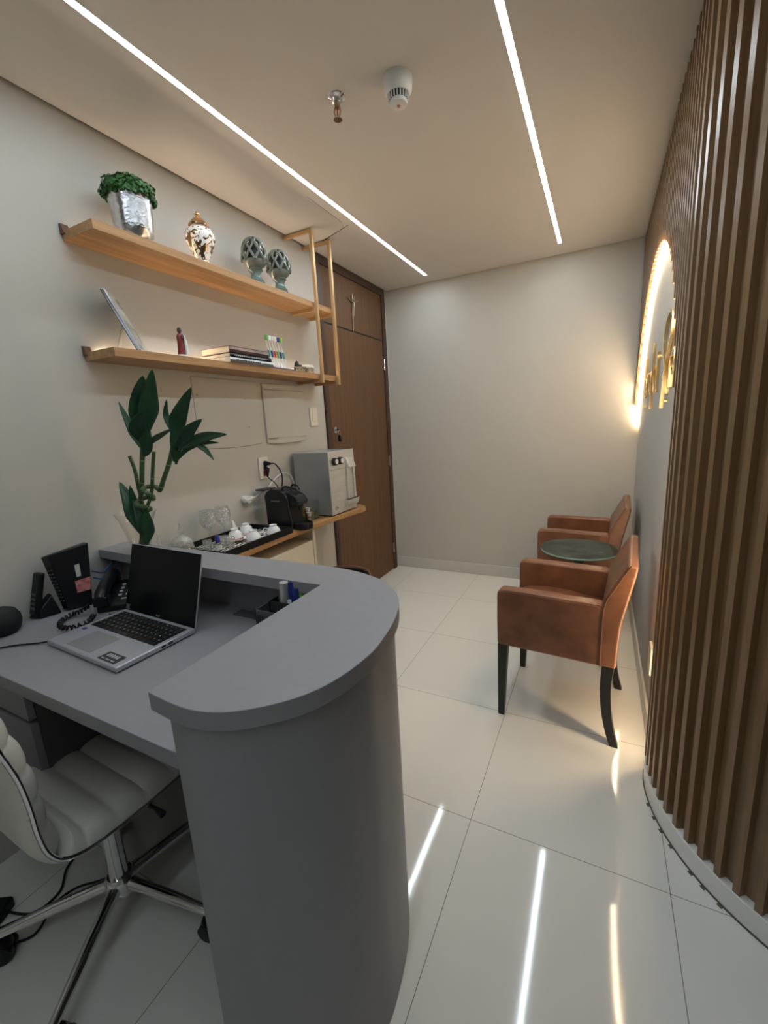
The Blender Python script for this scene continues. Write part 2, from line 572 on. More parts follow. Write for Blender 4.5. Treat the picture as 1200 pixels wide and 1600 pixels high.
# hatch joint lines in the ceiling (thin recessed-looking profile)
struct('trim_4', MB().prism([(-1.372, 2.408), (-1.358, 2.404), (-1.70, 2.54), (-1.712, 2.536)], ZC - 0.0015, ZC + 0.001), 'grillshade')
struct('trim_5', MB().prism([(-1.378, 2.02), (-1.376, 2.02), (-1.380, 2.36), (-1.382, 2.36)], ZC - 0.0008, ZC + 0.001), 'tab')


def skirting(name, poly_, h=0.10, m='base', bev=0.003):
    return struct(name, MB().prism(poly_, 0, h), m, bev)


skirting('baseboard_back', [(WX, YB), (RX, YB), (RX, YB - 0.014), (WX, YB - 0.014)])
skirting('baseboard_right', [(RX, YB - 0.014), (RX, 1.70), (RX - 0.012, 1.70), (RX - 0.012, YB - 0.014)])
skirting('baseboard_left', [(WX, 1.06), (WX, 2.6), (WX + 0.012, 2.6), (WX + 0.012, 1.06)])
# curved white plinth below the slatted wall
outer = [(RC[0] - RO, 1.72)] + arcpts(RO + 0.004) + [(2.0, RC[1] - RO - 0.004)]
inner = [(2.0, RC[1] - ri - 0.001)] + arcpts(ri + 0.001)[::-1] + [(RX - 0.001, 1.72)]
struct('baseboard_curve', MB().prism(outer + inner, 0.004, 0.074), 'basew', 0.0015)
mb = MB()
o2 = [(RC[0] - RO - 0.002, 1.72)] + arcpts(RO + 0.0065) + [(2.0, RC[1] - RO - 0.0065)]
i2 = [(2.0, RC[1] - RO)] + arcpts(RO)[::-1] + [(RC[0] - RO + 0.004, 1.72)]
mb.prism(o2 + i2, 0.0, 0.004)
for k, da in enumerate((0.10, 0.19, 0.27, 0.36, 0.50, 0.57, 0.655)):
    a = PI + da + 0.1
    cx, cy = RC[0] + (RO + 0.010) * math.cos(a), RC[1] + (RO + 0.010) * math.sin(a)
    T = Matrix.Translation((cx, cy, 0)) @ Matrix.Rotation(a + PI / 2, 4, 'Z')
    mb.box(-0.007, 0.007, -0.004, 0.003, 0.0, 0.0012, T)
struct('trim_3', mb, 'grout')

# ------------------------------------------------------------------ door on the left wall
door = bpy.data.objects.new('door_1', None)
C.objects.link(door)
door.location = (WX, 3.12, 0)
door['kind'] = 'structure'
f = MB().box(WX - 0.02, WX + 0.016, 2.60, 2.652, 0, ZC - 0.002).box(WX - 0.02, WX + 0.016, 3.575, 3.635, 0, ZC - 0.002).box(
    WX - 0.02, WX + 0.0155, 2.652, 3.575, 2.485, ZC - 0.002)
build('door_frame', f, 'doorframe', door, 0.002)
leaf = build('door_panel', MB().box(WX - 0.015, WX + 0.006, 2.655, 3.572, 0.006, 2.108), 'door', door, 0.002)
build('transom_panel', MB().box(WX - 0.015, WX + 0.006, 2.655, 3.572, 2.118, 2.482), 'door', door, 0.002)
build('gap_shade', MB().box(WX - 0.002, WX + 0.0015, 2.653, 3.574, 2.10, 2.125), 'grillshade', door)  # dark strip painted in as the shade of the gap under the transom
for z in (0.22, 1.06, 1.91):
    build('hinge', MB().box(WX + 0.003, WX + 0.0175, 3.566, 3.580, z - 0.045, z + 0.045).tube([(WX + 0.018, 3.573, z - 0.048), (WX + 0.018, 3.573, z + 0.048)], 0.005, 8), 'chrome', door)
rose = MB()
rose.tube([(WX + 0.006, 2.700, 1.372), (WX + 0.016, 2.700, 1.372)], 0.023, 20)
rose.tube([(WX + 0.016, 2.700, 1.372), (WX + 0.024, 2.700, 1.372)], 0.010, 14)
build('lock', rose, 'chrome', door)

# ================================================================== SLATTED PANEL WITH LIT ARCH
ARC_Y, ARC_Z, ARC_R = 2.712, 1.19, 0.972
XF = RC[0] - RO      # 0.208 face of the ridges


def path(s):
    """point and inward normal on the panel face, s from the back wall towards the camera"""
    L1 = YB - RC[1]
    if s < L1:
        return (XF, YB - s), (-1, 0)
    a = (s - L1) / RO
    if a < PI / 2:
        t = PI + a
        return (RC[0] + RO * math.cos(t), RC[1] + RO * math.sin(t)), (math.cos(t), math.sin(t))
    return (RC[0] + (s - L1 - RO * PI / 2), RC[1] - RO), (0, -1)


def zlow(s):
    p, n = path(s)
    y = p[1]
    if s < YB - RC[1]:
        if y < ARC_Y - ARC_R:
            return 0.075
        d = min(1.0, abs(y - ARC_Y) / ARC_R)
        return ARC_Z + ARC_R * math.sqrt(max(0, 1 - d * d))
    return 0.075


panel = thing('slatted_wall_panel', 'tall brown ribbed wood panel curving along the right wall around a lit arch', 'wall panel', (XF, 1.67, 0))


def off(s, d):
    p, n = path(s)
    return (p[0] + n[0] * d, p[1] + n[1] * d)


PITCH = 0.0525
mb = MB()
STOT = (YB - RC[1]) + RO * PI / 2 + 0.9
k = 0
s0 = 0.006
legdone = False
while s0 < STOT - 0.03:
    w0, w1 = s0, s0 + 0.024
    z0 = max(zlow(w0 + 0.004), zlow(w1 - 0.004)) if zlow(w0 + 0.012) > 0.1 else 0.075
    b4 = [off(w0, -0.023), off(w0 + 0.003, 0), off(w1 - 0.003, 0), off(w1, -0.023)]
    mb.hexa([(x, y, z0) for x, y in b4], [(x, y, ZC - 0.001) for x, y in b4])
    # groove backing, two steps per pitch
    for j in range(4):
        g0 = s0 + PITCH * j / 4; g1 = s0 + PITCH * (j + 1) / 4
        zz = max(zlow(g0), zlow(g1)) if zlow((g0 + g1) / 2) > 0.1 else 0.075
        q = [off(g0, -0.034), off(g0, -0.0215), off(g1, -0.0215), off(g1, -0.034)]
        mb.hexa([(x, y, zz) for x, y in q], [(x, y, ZC - 0.001) for x, y in q])
    s0 += PITCH
pan = build('slats', mb, 'slat', panel, smooth=False)
# warm LED line following the arch, on the wall side of the slats
mb = MB()
rows = []
pts = [(ARC_Y - ARC_R + 0.004, 0.11)]
for i in range(61):
    a = PI - PI * i / 60
    pts.append((ARC_Y + (ARC_R - 0.005) * math.cos(a), ARC_Z + (ARC_R - 0.005) * math.sin(a)))
pts = [p for p in pts if p[0] < YB - 0.003]
for i, (y, z) in enumerate(pts):
    a = Vector(pts[max(i - 1, 0)]); b_ = Vector(pts[min(i + 1, len(pts) - 1)])
    d = (b_ - a).normalized(); nrm = Vector((d.y, -d.x))
    rows.append([(0.223, y - nrm.x * 0.004, z - nrm.y * 0.004), (0.223, y + nrm.x * 0.004, z + nrm.y * 0.004),
                 (0.240, y + nrm.x * 0.004, z + nrm.y * 0.004), (0.240, y - nrm.x * 0.004, z - nrm.y * 0.004)])
mb.surf(rows, True)
build('led_line', mb, 'ledarch', panel)['label'] = 'glowing warm white light line'

# gold sign: line drawing and lettering on the wall inside the arch
sign = thing('wall_sign', 'gold raised logo and lettering mounted inside the lit arch', 'sign', (RX, 2.4, 1.55))


def stroke(pts, name='stroke', r=0.0040):
    m_ = MB()
    P = [Vector((0, y, z)) for y, z in pts]
    # smooth
    Q = []
    for i in range(len(P) - 1):
        p0, p1, p2, p3 = P[max(i - 1, 0)], P[i], P[i + 1], P[min(i + 2, len(P) - 1)]
        for t in [j / 6 for j in range(6)]:
            Q.append(0.5 * ((2 * p1) + (-p0 + p2) * t + (2 * p0 - 5 * p1 + 4 * p2 - p3) * t * t + (-p0 + 3 * p1 - 3 * p2 + p3) * t ** 3))
    Q.append(P[-1])
    rows_ = []
    for i, q in enumerate(Q):
        d = (Q[min(i + 1, len(Q) - 1)] - Q[max(i - 1, 0)])
        d = d.normalized() if d.length > 1e-8 else Vector((0, 1, 0))
        nn = Vector((0, -d.z, d.y)) * r
        rows_.append([(0.229, q.y - nn.y, q.z - nn.z), (0.229, q.y + nn.y, q.z + nn.z), (RX + 0.001, q.y + nn.y, q.z + nn.z), (RX + 0.001, q.y - nn.y, q.z - nn.z)])
    V = m_.surf(rows_, True)
    m_.b.faces.new(V[0]); m_.b.faces.new(V[-1][::-1])
    return build(name, m_, 'gold', sign)


loop = [(2.335, 1.403), (2.30, 1.50), (2.26, 1.57), (2.19, 1.64), (2.12, 1.70), (2.13, 1.76), (2.20, 1.785), (2.30, 1.765), (2.36, 1.70), (2.33, 1.63), (2.26, 1.565), (2.20, 1.50), (2.168, 1.455)]
stroke(loop, 'emblem_loop', 0.0055)
for k, (y0, kind) in enumerate(((3.20, 'd'), (3.05, 'r'), (2.93, 'a'), (2.80, 'l'), (2.70, 'u'), (2.56, 'i'))):
    z0 = 1.50
    shp = {'d': [(0, 0.20), (0.0, 0.02), (-0.03, -0.03), (-0.07, 0.0), (-0.06, 0.07), (-0.01, 0.08)],
           'r': [(0, 0.1), (0, -0.02), (-0.01, 0.07), (-0.05, 0.10)],
           'a': [(-0.07, 0.09), (-0.01, 0.09), (0.0, 0.03), (-0.03, 0.0), (-0.07, 0.03), (-0.07, 0.10), (-0.08, -0.01)],
           'l': [(0, 0.24), (0.01, 0.1), (0.0, -0.10)],
           'u': [(0, 0.11), (0.0, 0.02), (-0.03, -0.01), (-0.07, 0.03), (-0.07, 0.11), (-0.08, -0.02)],
           'i': [(0, 0.17), (0.005, 0.08), (0, -0.02)]}[kind]
    stroke([(y0 + a, z0 + b) for a, b in shp], 'letter')
for y0, shp in ((2.10, [(0, 0.10), (0.0, -0.02), (-0.02, 0.06), (-0.06, 0.09)]), (2.03, [(0.02, 0.10), (-0.02, 0.12), (-0.05, 0.08), (-0.02, 0.03), (0.01, 0.05)]),
                (1.945, [(0, 0.12), (0, 0.02), (-0.02, 0.0), (-0.03, 0.11)])):
    stroke([(y0 + a, 1.50 + b) for a, b in shp], 'letter')
for y, z in ((3.16, 1.415), (2.835, 1.41), (2.19, 1.43), (2.50, 1.64)):
    build('letter_dot', MB().tube([(0.229, y, z), (RX + 0.001, y, z)], 0.009, 12), 'gold', sign)

o = build('wall_socket', MB().box(RX - 0.012, RX + 0.001, 1.975, 2.055, 0.265, 0.395), 'creamp', None, 0.004)
tag(o, 'small cream outlet plate low on the right wall behind the armchair', 'outlet', loc=(RX, 2.015, 0.33))

# ================================================================== CEILING LIGHTS
for y0, x, y1, lab in ((0.25, -1.307, 3.49, 'long cool white light strip in ceiling above the shelves'), (-1.85, -0.308, 3.44, 'cool white light strip in ceiling over the walkway, nearer the slatted wall')):
    t = thing('ceiling_light_strip', lab, 'ceiling light', (x, 1.6, ZC), group='ceiling light strips')
    build('diffuser', MB().box(x - 0.010, x + 0.010, y0, y1, ZC - 0.002, ZC + 0.004), 'ledw', t)
    build('light_channel', MB().box(x - 0.0135, x - 0.0102, y0, y1, ZC - 0.0015, ZC + 0.004).box(x + 0.0102, x + 0.0135, y0, y1, ZC - 0.0015, ZC + 0.004), 'white', t)

# smoke detector
sx, sy = -0.668, 1.575
t = thing('smoke_detector', 'round white smoke detector on the ceiling', 'smoke detector', (sx, sy, ZC))
build('base', MB().lathe([(0, ZC), (0.049, ZC), (0.050, ZC - 0.010), (0.049, ZC - 0.026), (0.047, ZC - 0.040), (0.038, ZC - 0.050), (0.0, ZC - 0.050)], sx, sy, 40), 'white', t)
build('vent_ring', MB().lathe([(0.0, ZC - 0.049), (0.034, ZC - 0.049), (0.031, ZC - 0.066), (0, ZC - 0.066)], sx, sy, 32), 'grillshade', t)
fins = MB()
for i in range(20):
    a = 2 * PI * i / 20
    T = Matrix.Translation((sx, sy, 0)) @ Matrix.Rotation(a, 4, 'Z')
    fins.box(0.024, 0.0355, -0.0018, 0.0018, ZC - 0.068, ZC - 0.048, T)
build('fins', fins, 'white', t)
cap_ = build('cap', MB().lathe([(0, ZC - 0.064), (0.028, ZC - 0.065), (0.030, ZC - 0.070), (0.029, ZC - 0.078), (0.024, ZC - 0.080), (0.0, ZC - 0.081)], sx, sy, 32), 'white', t)
build('indicator', MB().lathe([(0.005, ZC - 0.0825), (0.005, ZC - 0.080), (0.0035, ZC - 0.080), (0.0035, ZC - 0.0825), (0.005, ZC - 0.0825)], sx, sy, 14), 'redp', cap_)
# sprinkler
px, py = -0.89, 1.54
t = thing('fire_sprinkler', 'chrome fire sprinkler head hanging from the ceiling', 'sprinkler', (px, py, ZC))
build('escutcheon', MB().lathe([(0.032, ZC), (0.030, ZC - 0.004), (0.020, ZC - 0.009), (0.017, ZC - 0.018), (0.012, ZC - 0.020), (0, ZC - 0.020)], px, py, 32), 'chrome', t)
fr = MB().tube([(px, py, ZC - 0.01), (px, py, ZC - 0.034)], 0.0095, 12)
for sg in (-1, 1):
    fr.tube([(px + sg * 0.009, py, ZC - 0.03), (px + sg * 0.013, py, ZC - 0.045), (px + sg * 0.009, py, ZC - 0.058), (px, py, ZC - 0.066)], 0.0028, 8)
build('yoke', fr, 'bronze', t)
build('bulb', MB().tube([(px, py, ZC - 0.034), (px, py, ZC - 0.062)], 0.0025, 8), 'redp', t)
build('deflector', MB().lathe([(0, ZC - 0.065), (0.015, ZC - 0.067), (0.016, ZC - 0.070), (0.0, ZC - 0.071)], px, py, 20), 'chrome', t)

# ================================================================== SHELVES ON THE LEFT WALL
SXF = -1.582
Y0, Y1 = 1.022, 2.50
unit = thing('wall_shelf_unit', 'two oak shelves on the left wall hung from gold square-tube frames', 'shelf', (WX, 1.76, 1.69))
for z, led in ((2.138, 'ledup'), (1.723, 'ledlow')):
    sh = build('shelf', MB().box(WX + 0.001, SXF, Y0, Y1, z - 0.032, z), 'oak', unit, 0.0012)
    build('led_line', MB().box(WX + 0.001, WX + 0.007, Y0 + 0.05, Y1 - 0.02, z, z + 0.004), led, sh)
    build('wall_bracket', MB().hexa([(WX, Y0 - 0.006, z - 0.012), (WX + 0.024, Y0 - 0.006, z - 0.012), (WX + 0.024, Y0 + 0.02, z - 0.012), (WX, Y0 + 0.02, z - 0.012)],
                                    [(WX, Y0 - 0.006, z + 0.024), (WX + 0.012, Y0 - 0.006, z + 0.022), (WX + 0.012, Y0 + 0.02, z + 0.022), (WX, Y0 + 0.02, z + 0.024)]), 'bracket', unit, 0.001)
h = 0.009
for y in (2.308, 2.494):
    fm = MB()
    xo = -1.556
    fm.box(xo - 0.018, xo, y - h, y + h, 1.668, 2.532)
    fm.box(WX, xo - 0.018, y - h, y + h, 2.514, 2.532)
    for z in (2.106, 1.691):
        fm.box(WX + 0.012, xo - 0.018, y - h, y + h, z - 0.018, z)
    build('metal_frame', fm, 'frame', unit, 0.001)

# ------------------------------------------------------------------ things on the upper shelf
ZU, ZL = 2.138, 1.723
# silver pot with clipped green bush
cx, cy = -1.645, 1.225
t = thing('potted_plant', 'hammered silver pot of clipped green foliage at the left end of the upper shelf', 'plant', (cx, cy, ZU))
build('pot', MB().lathe([(0, ZU), (0.060, ZU), (0.065, ZU + 0.006), (0.069, ZU + 0.05), (0.0735, ZU + 0.12), (0.0765, ZU + 0.147), (0.0775, ZU + 0.150), (0.074, ZU + 0.150), (0.070, ZU + 0.12), (0, ZU + 0.115)], cx, cy, 48), 'hammered', t)
fol = MB()
rnd = random.Random(3)
for i in range(1500):
    a = rnd.uniform(0, 2 * PI); u = rnd.uniform(-0.35, 1)
    rr = math.sqrt(max(0, 1 - u * u))
    wob = 1 + 0.10 * math.sin(a * 5 + 1) * math.cos(u * 6)
    k_ = rnd.uniform(0.82, 1.0) * wob
    p = Vector((cx + 0.092 * rr * math.cos(a) * k_, cy + 0.092 * rr * math.sin(a) * k_, ZU + 0.163 + (0.058 * u * k_)))
    if p.x < WX + 0.012: p.x = WX + 0.012
    d = Vector((rr * math.cos(a), rr * math.sin(a), u + 0.3)).normalized()
    e1 = d.orthogonal().normalized(); e1.rotate(Matrix.Rotation(rnd.uniform(0, 6.28), 3, d)); e2 = d.cross(e1)
    r_ = rnd.uniform(0.005, 0.0095)
    fol.b.faces.new([fol.b.verts.new(p + e1 * r_), fol.b.verts.new(p + e2 * r_ + d * 0.004), fol.b.verts.new(p - e1 * r_ + d * 0.002), fol.b.verts.new(p - e2 * r_ + d * 0.004)])
core = [(0, ZU + 0.205), (0.05, ZU + 0.195), (0.078, ZU + 0.165), (0.076, ZU + 0.148), (0.05, ZU + 0.14), (0, ZU + 0.14)]
fol.lathe(core, cx, cy, 20)
build('foliage', fol, 'foliage', t, smooth=False)

# ginger jar
cx, cy = -1.628, 1.53
t = thing('ginger_jar', 'white and copper gold lidded ginger jar on the upper shelf', 'jar', (cx, cy, ZU))
prof = [(0, 0), (0.030, 0), (0.032, 0.006), (0.029, 0.014), (0.036, 0.035), (0.050, 0.065), (0.062, 0.095), (0.064, 0.115), (0.057, 0.135), (0.040, 0.147), (0.034, 0.150), (0.034, 0.156), (0, 0.156)]
build('jar_body', MB().lathe([(r, ZU + z) for r, z in prof], cx, cy, 40), 'jarpat', t)
lid = build('lid', MB().lathe([(r, ZU + z) for r, z in [(0, 0.154), (0.042, 0.154), (0.043, 0.160), (0.036, 0.170), (0.022, 0.184), (0.010, 0.190), (0.007, 0.195), (0, 0.195)]], cx, cy, 32), 'jar', t)
build('knob', MB().lathe([(r, ZU + z) for r, z in [(0, 0.192), (0.006, 0.194), (0.011, 0.201), (0.011, 0.206), (0.006, 0.213), (0, 0.215)]], cx, cy, 16), 'jar', lid)


def artichoke(cx, cy, label, sc=1.0):
    t = thing('openwork_finial', label, 'ornament', (cx, cy, ZU), group='pair of openwork ceramic ornaments')
    z0 = ZU
    ped = [(0, 0), (0.045, 0), (0.046, 0.006), (0.040, 0.012), (0.042, 0.018), (0.034, 0.026), (0.027, 0.04), (0.026, 0.055), (0.033, 0.068), (0.040, 0.074), (0.036, 0.080), (0, 0.080)]
    build('pedestal', MB().lathe([(r * sc, z0 + z * sc) for r, z in ped], cx, cy, 36), 'celadon2', t)
    bowl = [(0, 0.078), (0.034, 0.080), (0.053, 0.095), (0.064, 0.112), (0.064, 0.117), (0.058, 0.117), (0.047, 0.100), (0.0, 0.088)]
    build('bowl', MB().lathe([(r * sc, z0 + z * sc) for r, z in bowl], cx, cy, 36), 'celadon', t)
    lat = MB()

    def rz_(u):
        return 0.063 * math.cos(u * PI / 2) ** 0.72 * (1 + 0.05 * math.sin(u * PI)) + 0.002, 0.112 + 0.120 * math.sin(u * PI / 2 * 0.98)
    n = 8
    for hnd in (-1, 1):
        for i in range(n):
            pts = []
            rad = []
            for j in range(13):
                u = j / 12 * 0.97
                r, z = rz_(u)
                a = 2 * PI * i / n + hnd * u * 1.5
                pts.append((cx + r * sc * math.cos(a), cy + r * sc * math.sin(a), z0 + z * sc))
                rad.append((0.0072 - 0.002 * u) * sc)
            lat.tube(pts, rad, 6)
    lat.lathe([(0, z0 + 0.222 * sc), (0.012 * sc, z0 + 0.222 * sc), (0.010 * sc, z0 + 0.232 * sc), (0, z0 + 0.238 * sc)], cx, cy, 14)
    build('openwork_dome', lat, 'celadon', t)
    build('inner_shade', MB().lathe([(r * sc, z0 + z * sc) for r, z in [(0.0, 0.10), (0.044, 0.115), (0.047, 0.14), (0.040, 0.175), (0.02, 0.205), (0, 0.21)]], cx, cy, 20), 'grillshade', t)  # dark solid added as painted shade inside the openwork dome
    return t


artichoke(-1.632, 1.875, 'grey green openwork finial next to the ginger jar', 0.95)
artichoke(-1.625, 2.055, 'grey green openwork finial nearest the hanging gold frame', 0.93)

# ------------------------------------------------------------------ lower shelf
# photo frame seen almost edge-on
t = thing('photo_frame', 'slim dark-edged photo frame leaning on its easel leg on the lower shelf', 'picture frame', (-1.645, 1.15, ZL))
nv = Vector((0.76, 0.65, 0)); wv = Vector((-0.65, 0.76, 0))
Bp = Vector((-1.645, 1.175, ZL)); upv = (Vector((0, 0, 0.225)) - nv * 0.095).normalized()
nn = wv.cross(upv).normalized()
if nn.z < 0: nn = -nn
T = basis(Bp, wv, upv, nn)
build('frame_border', MB().box(-0.068, 0.068, 0, 0.235, 0, 0.003, T), 'gloss', t, 0.001)
build('photo', MB().box(-0.060, 0.060, 0.008, 0.227, 0.003, 0.0145, T), 'photo', t, 0.001)
build('silver_edge', MB().box(-0.068, 0.068, 0.0, 0.008, 0.003, 0.0135, T).box(-0.068, 0.068, 0.227, 0.235, 0.003, 0.0135, T).box(-0.068, -0.060, 0.008, 0.227, 0.003, 0.0135, T).box(0.060, 0.068, 0.008, 0.227, 0.003, 0.0135, T), 'silver', t, 0.001)
top_ = Bp + upv * 0.13 - nn * 0.001
foot = Vector((Bp.x, Bp.y, ZL)) - nv * 0.088
lg = MB()
lg.hexa([tuple(foot + wv * 0.018 + Vector((0, 0, 0))), tuple(foot - wv * 0.018), tuple(foot - wv * 0.018 + nv * 0.004), tuple(foot + wv * 0.018 + nv * 0.004)],
        [tuple(top_ + wv * 0.010), tuple(top_ - wv * 0.010), tuple(top_ - wv * 0.010 + nv * 0.004), tuple(top_ + wv * 0.010 + nv * 0.004)])
build('easel_leg', lg, 'shell', t)

# figurine of a robed saint
cx, cy = -1.598, 1.325
t = thing('robed_figurine', 'tiny robed figurine in dark red on the lower shelf', 'figurine', (cx, cy, ZL))
build('robe', MB().lathe([(r, ZL + z) for r, z in [(0, 0.004), (0.019, 0.004), (0.019, 0.010), (0.0155, 0.035), (0.0145, 0.058), (0.0155, 0.078), (0.011, 0.088), (0.005, 0.092), (0, 0.093)]], cx, cy, 20, sx=0.8), 'red', t)
build('plinth', MB().lathe([(0, ZL), (0.021, ZL), (0.020, ZL + 0.006), (0, ZL + 0.006)], cx, cy, 16), 'porc', t)
build('head', MB().lathe([(r, ZL + z) for r, z in [(0, 0.089), (0.0055, 0.092), (0.009, 0.101), (0.0085, 0.109), (0.005, 0.115), (0, 0.117)]], cx, cy, 14), 'skin', t)
build('cloak', MB().tube([(cx + 0.009, cy + 0.010, ZL + 0.085), (cx + 0.014, cy + 0.013, ZL + 0.06), (cx + 0.013, cy + 0.015, ZL + 0.03), (cx + 0.012, cy + 0.014, ZL + 0.007)], [0.004, 0.006, 0.007, 0.008], 8), 'porc', t)
build('child', MB().lathe([(r, ZL + z) for r, z in [(0, 0.068), (0.006, 0.070), (0.006, 0.079), (0.003, 0.085), (0, 0.087)]], cx + 0.016, cy, 10), 'skin', t)

# books
bx0, bx1, by0, by1 = -1.752, -1.566, 1.560, 1.862


def book(z0, th, cover, label, y0, y1, x0=bx0, x1=bx1, txt=None):
    t = thing('book', label, 'book', ((x0 + x1) / 2, (y0 + y1) / 2, z0), group='books stacked on the lower shelf')
    c = MB().box(x0, x1, y0, y1, z0, z0 + 0.0025).box(x0, x1, y0, y1, z0 + th - 0.0025, z0 + th).box(x1 - 0.003, x1, y0, y1, z0, z0 + th)
    build('cover', c, cover, t)
    build('pages', MB().box(x0 + 0.003, x1 - 0.004, y0 + 0.003, y1 - 0.003, z0 + 0.0025, z0 + th - 0.0025), 'paper', t)
    return t


b1 = book(ZL, 0.024, 'whitecover', 'white book with dark lettering, lowest of the shelf stack', by0, by1)
b2 = book(ZL + 0.024, 0.018, 'blackcover', 'thin black-covered book, middle of the shelf stack', by0 + 0.004, by1 - 0.012)
b3 = book(ZL + 0.042, 0.030, 'pinkcover', 'mottled reddish book on top of the shelf stack', by0 + 0.002, by1 - 0.03)
ln = MB()
for i in range(14):
    yy = by0 + 0.04 + i * 0.012
    ln.box(bx1, bx1 + 0.0006, yy, yy + 0.008, ZL + 0.008, ZL + 0.015)
for i in range(6):
    yy = by0 + 0.225 + i * 0.009
    ln.box(bx1, bx1 + 0.0006, yy, yy + 0.006, ZL + 0.008, ZL + 0.013)
build('spine_lettering', ln, 'ink', b1)
ln = MB()
for i in range(18):
    yy = by0 + 0.03 + i * 0.012
    ln.box(bx1, bx1 + 0.0006, yy, yy + 0.007, ZL + 0.030, ZL + 0.034)
build('spine_lettering', ln, 'whitelabel', b2)

# toothbrushes standing in a narrow blue tray
o = build('toothbrush_rack', MB().box(-1.612, -1.584, 1.868, 2.075, ZL, ZL + 0.006), 'blue', None, 0.001)
tag(o, 'narrow blue rack holding upright toothbrushes on the lower shelf', 'rack', loc=(-1.598, 1.97, ZL))


def brush(y, lean, grip, head, label, j):
    t = thing('toothbrush', label, 'toothbrush', (-1.598, y, ZL + 0.006), group='toothbrushes standing on the lower shelf')
    x = -1.598
    z = ZL + 0.006
    build('handle', MB().tube([(x, y, z), (x, y - lean * 0.3, z + 0.03), (x, y - lean * 0.7, z + 0.075), (x, y - lean, z + 0.100)], [0.0045, 0.0055, 0.0050, 0.0035], 8), 'porc', t)
    build('grip', MB().tube([(x + 0.001, y - lean * 0.55, z + 0.052), (x + 0.001, y - lean * 0.75, z + 0.075), (x + 0.001, y - lean * 0.85, z + 0.086)], [0.0050, 0.0065, 0.0050], 8), grip, t)
    build('neck', MB().tube([(x, y - lean, z + 0.098), (x, y - lean * 1.3, z + 0.130), (x, y - lean * 1.4, z + 0.155)], [0.003, 0.0026, 0.005], 8), 'porc', t)
    build('bristles', MB().box(x + 0.001, x + 0.012, y - lean * 1.4 - 0.007, y - lean * 1.4 + 0.007, z + 0.134, z + 0.158), head, t, 0.002)


for i, (g, hd, cl) in enumerate((('teal', 'greenp', 'white toothbrush with teal grip, nearest the books'), ('blue', 'porc', 'white toothbrush with navy grip between the teal and the red gripped ones'),
                                 ('redp', 'porc', 'white toothbrush with red grip'), ('greenp', 'porc', 'white toothbrush with green grip'),
                                 ('blue', 'blue', 'toothbrush with navy grip and blue bristles, right of the green one'), ('teal', 'lime', 'toothbrush with pale teal grip and lime bristles, last in the row'))):
    brush(1.892 + i * 0.0235, 0.026, g, hd, cl, i)

# hand mirror, red pot, patterned dish, white lid
o = build('oval_mirror', MB().tube([(-1.62, 2.128, ZL + 0.012), (-1.62, 2.132, ZL + 0.03), (-1.62, 2.135, ZL + 0.05), (-1.62, 2.135, ZL + 0.064)], [0.016, 0.023, 0.020, 0.006], 20, up=(0, 1, 0), sq=0.35), 'blackm')
tag(o, 'small black oval disc standing behind the patterned dish', 'ornament', loc=(-1.62, 2.13, ZL))
o = build('red_tube', MB().tube([(-1.625, 2.172, ZL + 0.001), (-1.625, 2.177, ZL + 0.046)], [0.010, 0.008], 12), 'red')
tag(o, 'small dark red tube beside the black oval disc', 'tube', loc=(-1.625, 2.172, ZL))
o = build('shell_dish', MB().lathe([(0, ZL), (0.028, ZL), (0.036, ZL + 0.014), (0.040, ZL + 0.030), (0.037, ZL + 0.030), (0.030, ZL + 0.012), (0, ZL + 0.008)], -1.622, 2.155, 24, sy=1.1), 'giraffe')
tag(o, 'small spotted ceramic dish holding the black oval disc', 'dish', loc=(-1.622, 2.155, ZL))
t = thing('trinket_box', 'round patterned lidded trinket box at the right end of lower shelf', 'box', (-1.635, 2.255, ZL))
build('box_body', MB().lathe([(0, ZL), (0.040, ZL), (0.044, ZL + 0.006), (0.044, ZL + 0.034), (0, ZL + 0.034)], -1.635, 2.252, 28, sx=0.9), 'giraffe', t)
build('lid', MB().lathe([(0.046, ZL + 0.034), (0.046, ZL + 0.040), (0.040, ZL + 0.050), (0.020, ZL + 0.054), (0, ZL + 0.055), (0, ZL + 0.034), (0.046, ZL + 0.034)], -1.635, 2.252, 28, sx=0.9), 'creamp', t)
o = build('white_card', MB().hexa([(-1.70, 2.02, ZL), (-1.66, 2.09, ZL), (-1.662, 2.092, ZL), (-1.702, 2.022, ZL)], [(-1.71, 2.02, ZL + 0.058), (-1.67, 2.09, ZL + 0.058), (-1.672, 2.092, ZL + 0.058), (-1.712, 2.022, ZL + 0.058)]), 'whitecover')
tag(o, 'white card leaning behind the toothbrushes', 'card', loc=(-1.68, 2.05, ZL))

# ------------------------------------------------------------------ things fixed to the left wall


def cover(name, y0, y1, z0, z1, m, label, cat, bulge, flush=0.004):
    t = thing(name, label, cat, (WX, (y0 + y1) / 2, (z0 + z1) / 2))
    n = 14
    rows = []
    for i in range(n + 1):
        y = y0 + (y1 - y0) * i / n
        u = 2 * i / n - 1
        d = flush + bulge * (1 - u * u)
        zb = z0 - 0.010 * (1 - u * u)
        rows.append([(WX, y, zb), (WX + d, y, zb + 0.003), (WX + d, y, z1 - 0.003), (WX, y, z1)])
    m_ = MB()
    V = m_.surf(rows)
    m_.b.faces.new(V[0][::-1]); m_.b.faces.new(V[-1])
    build('cover', m_, m, t, 0.0015)
    return t


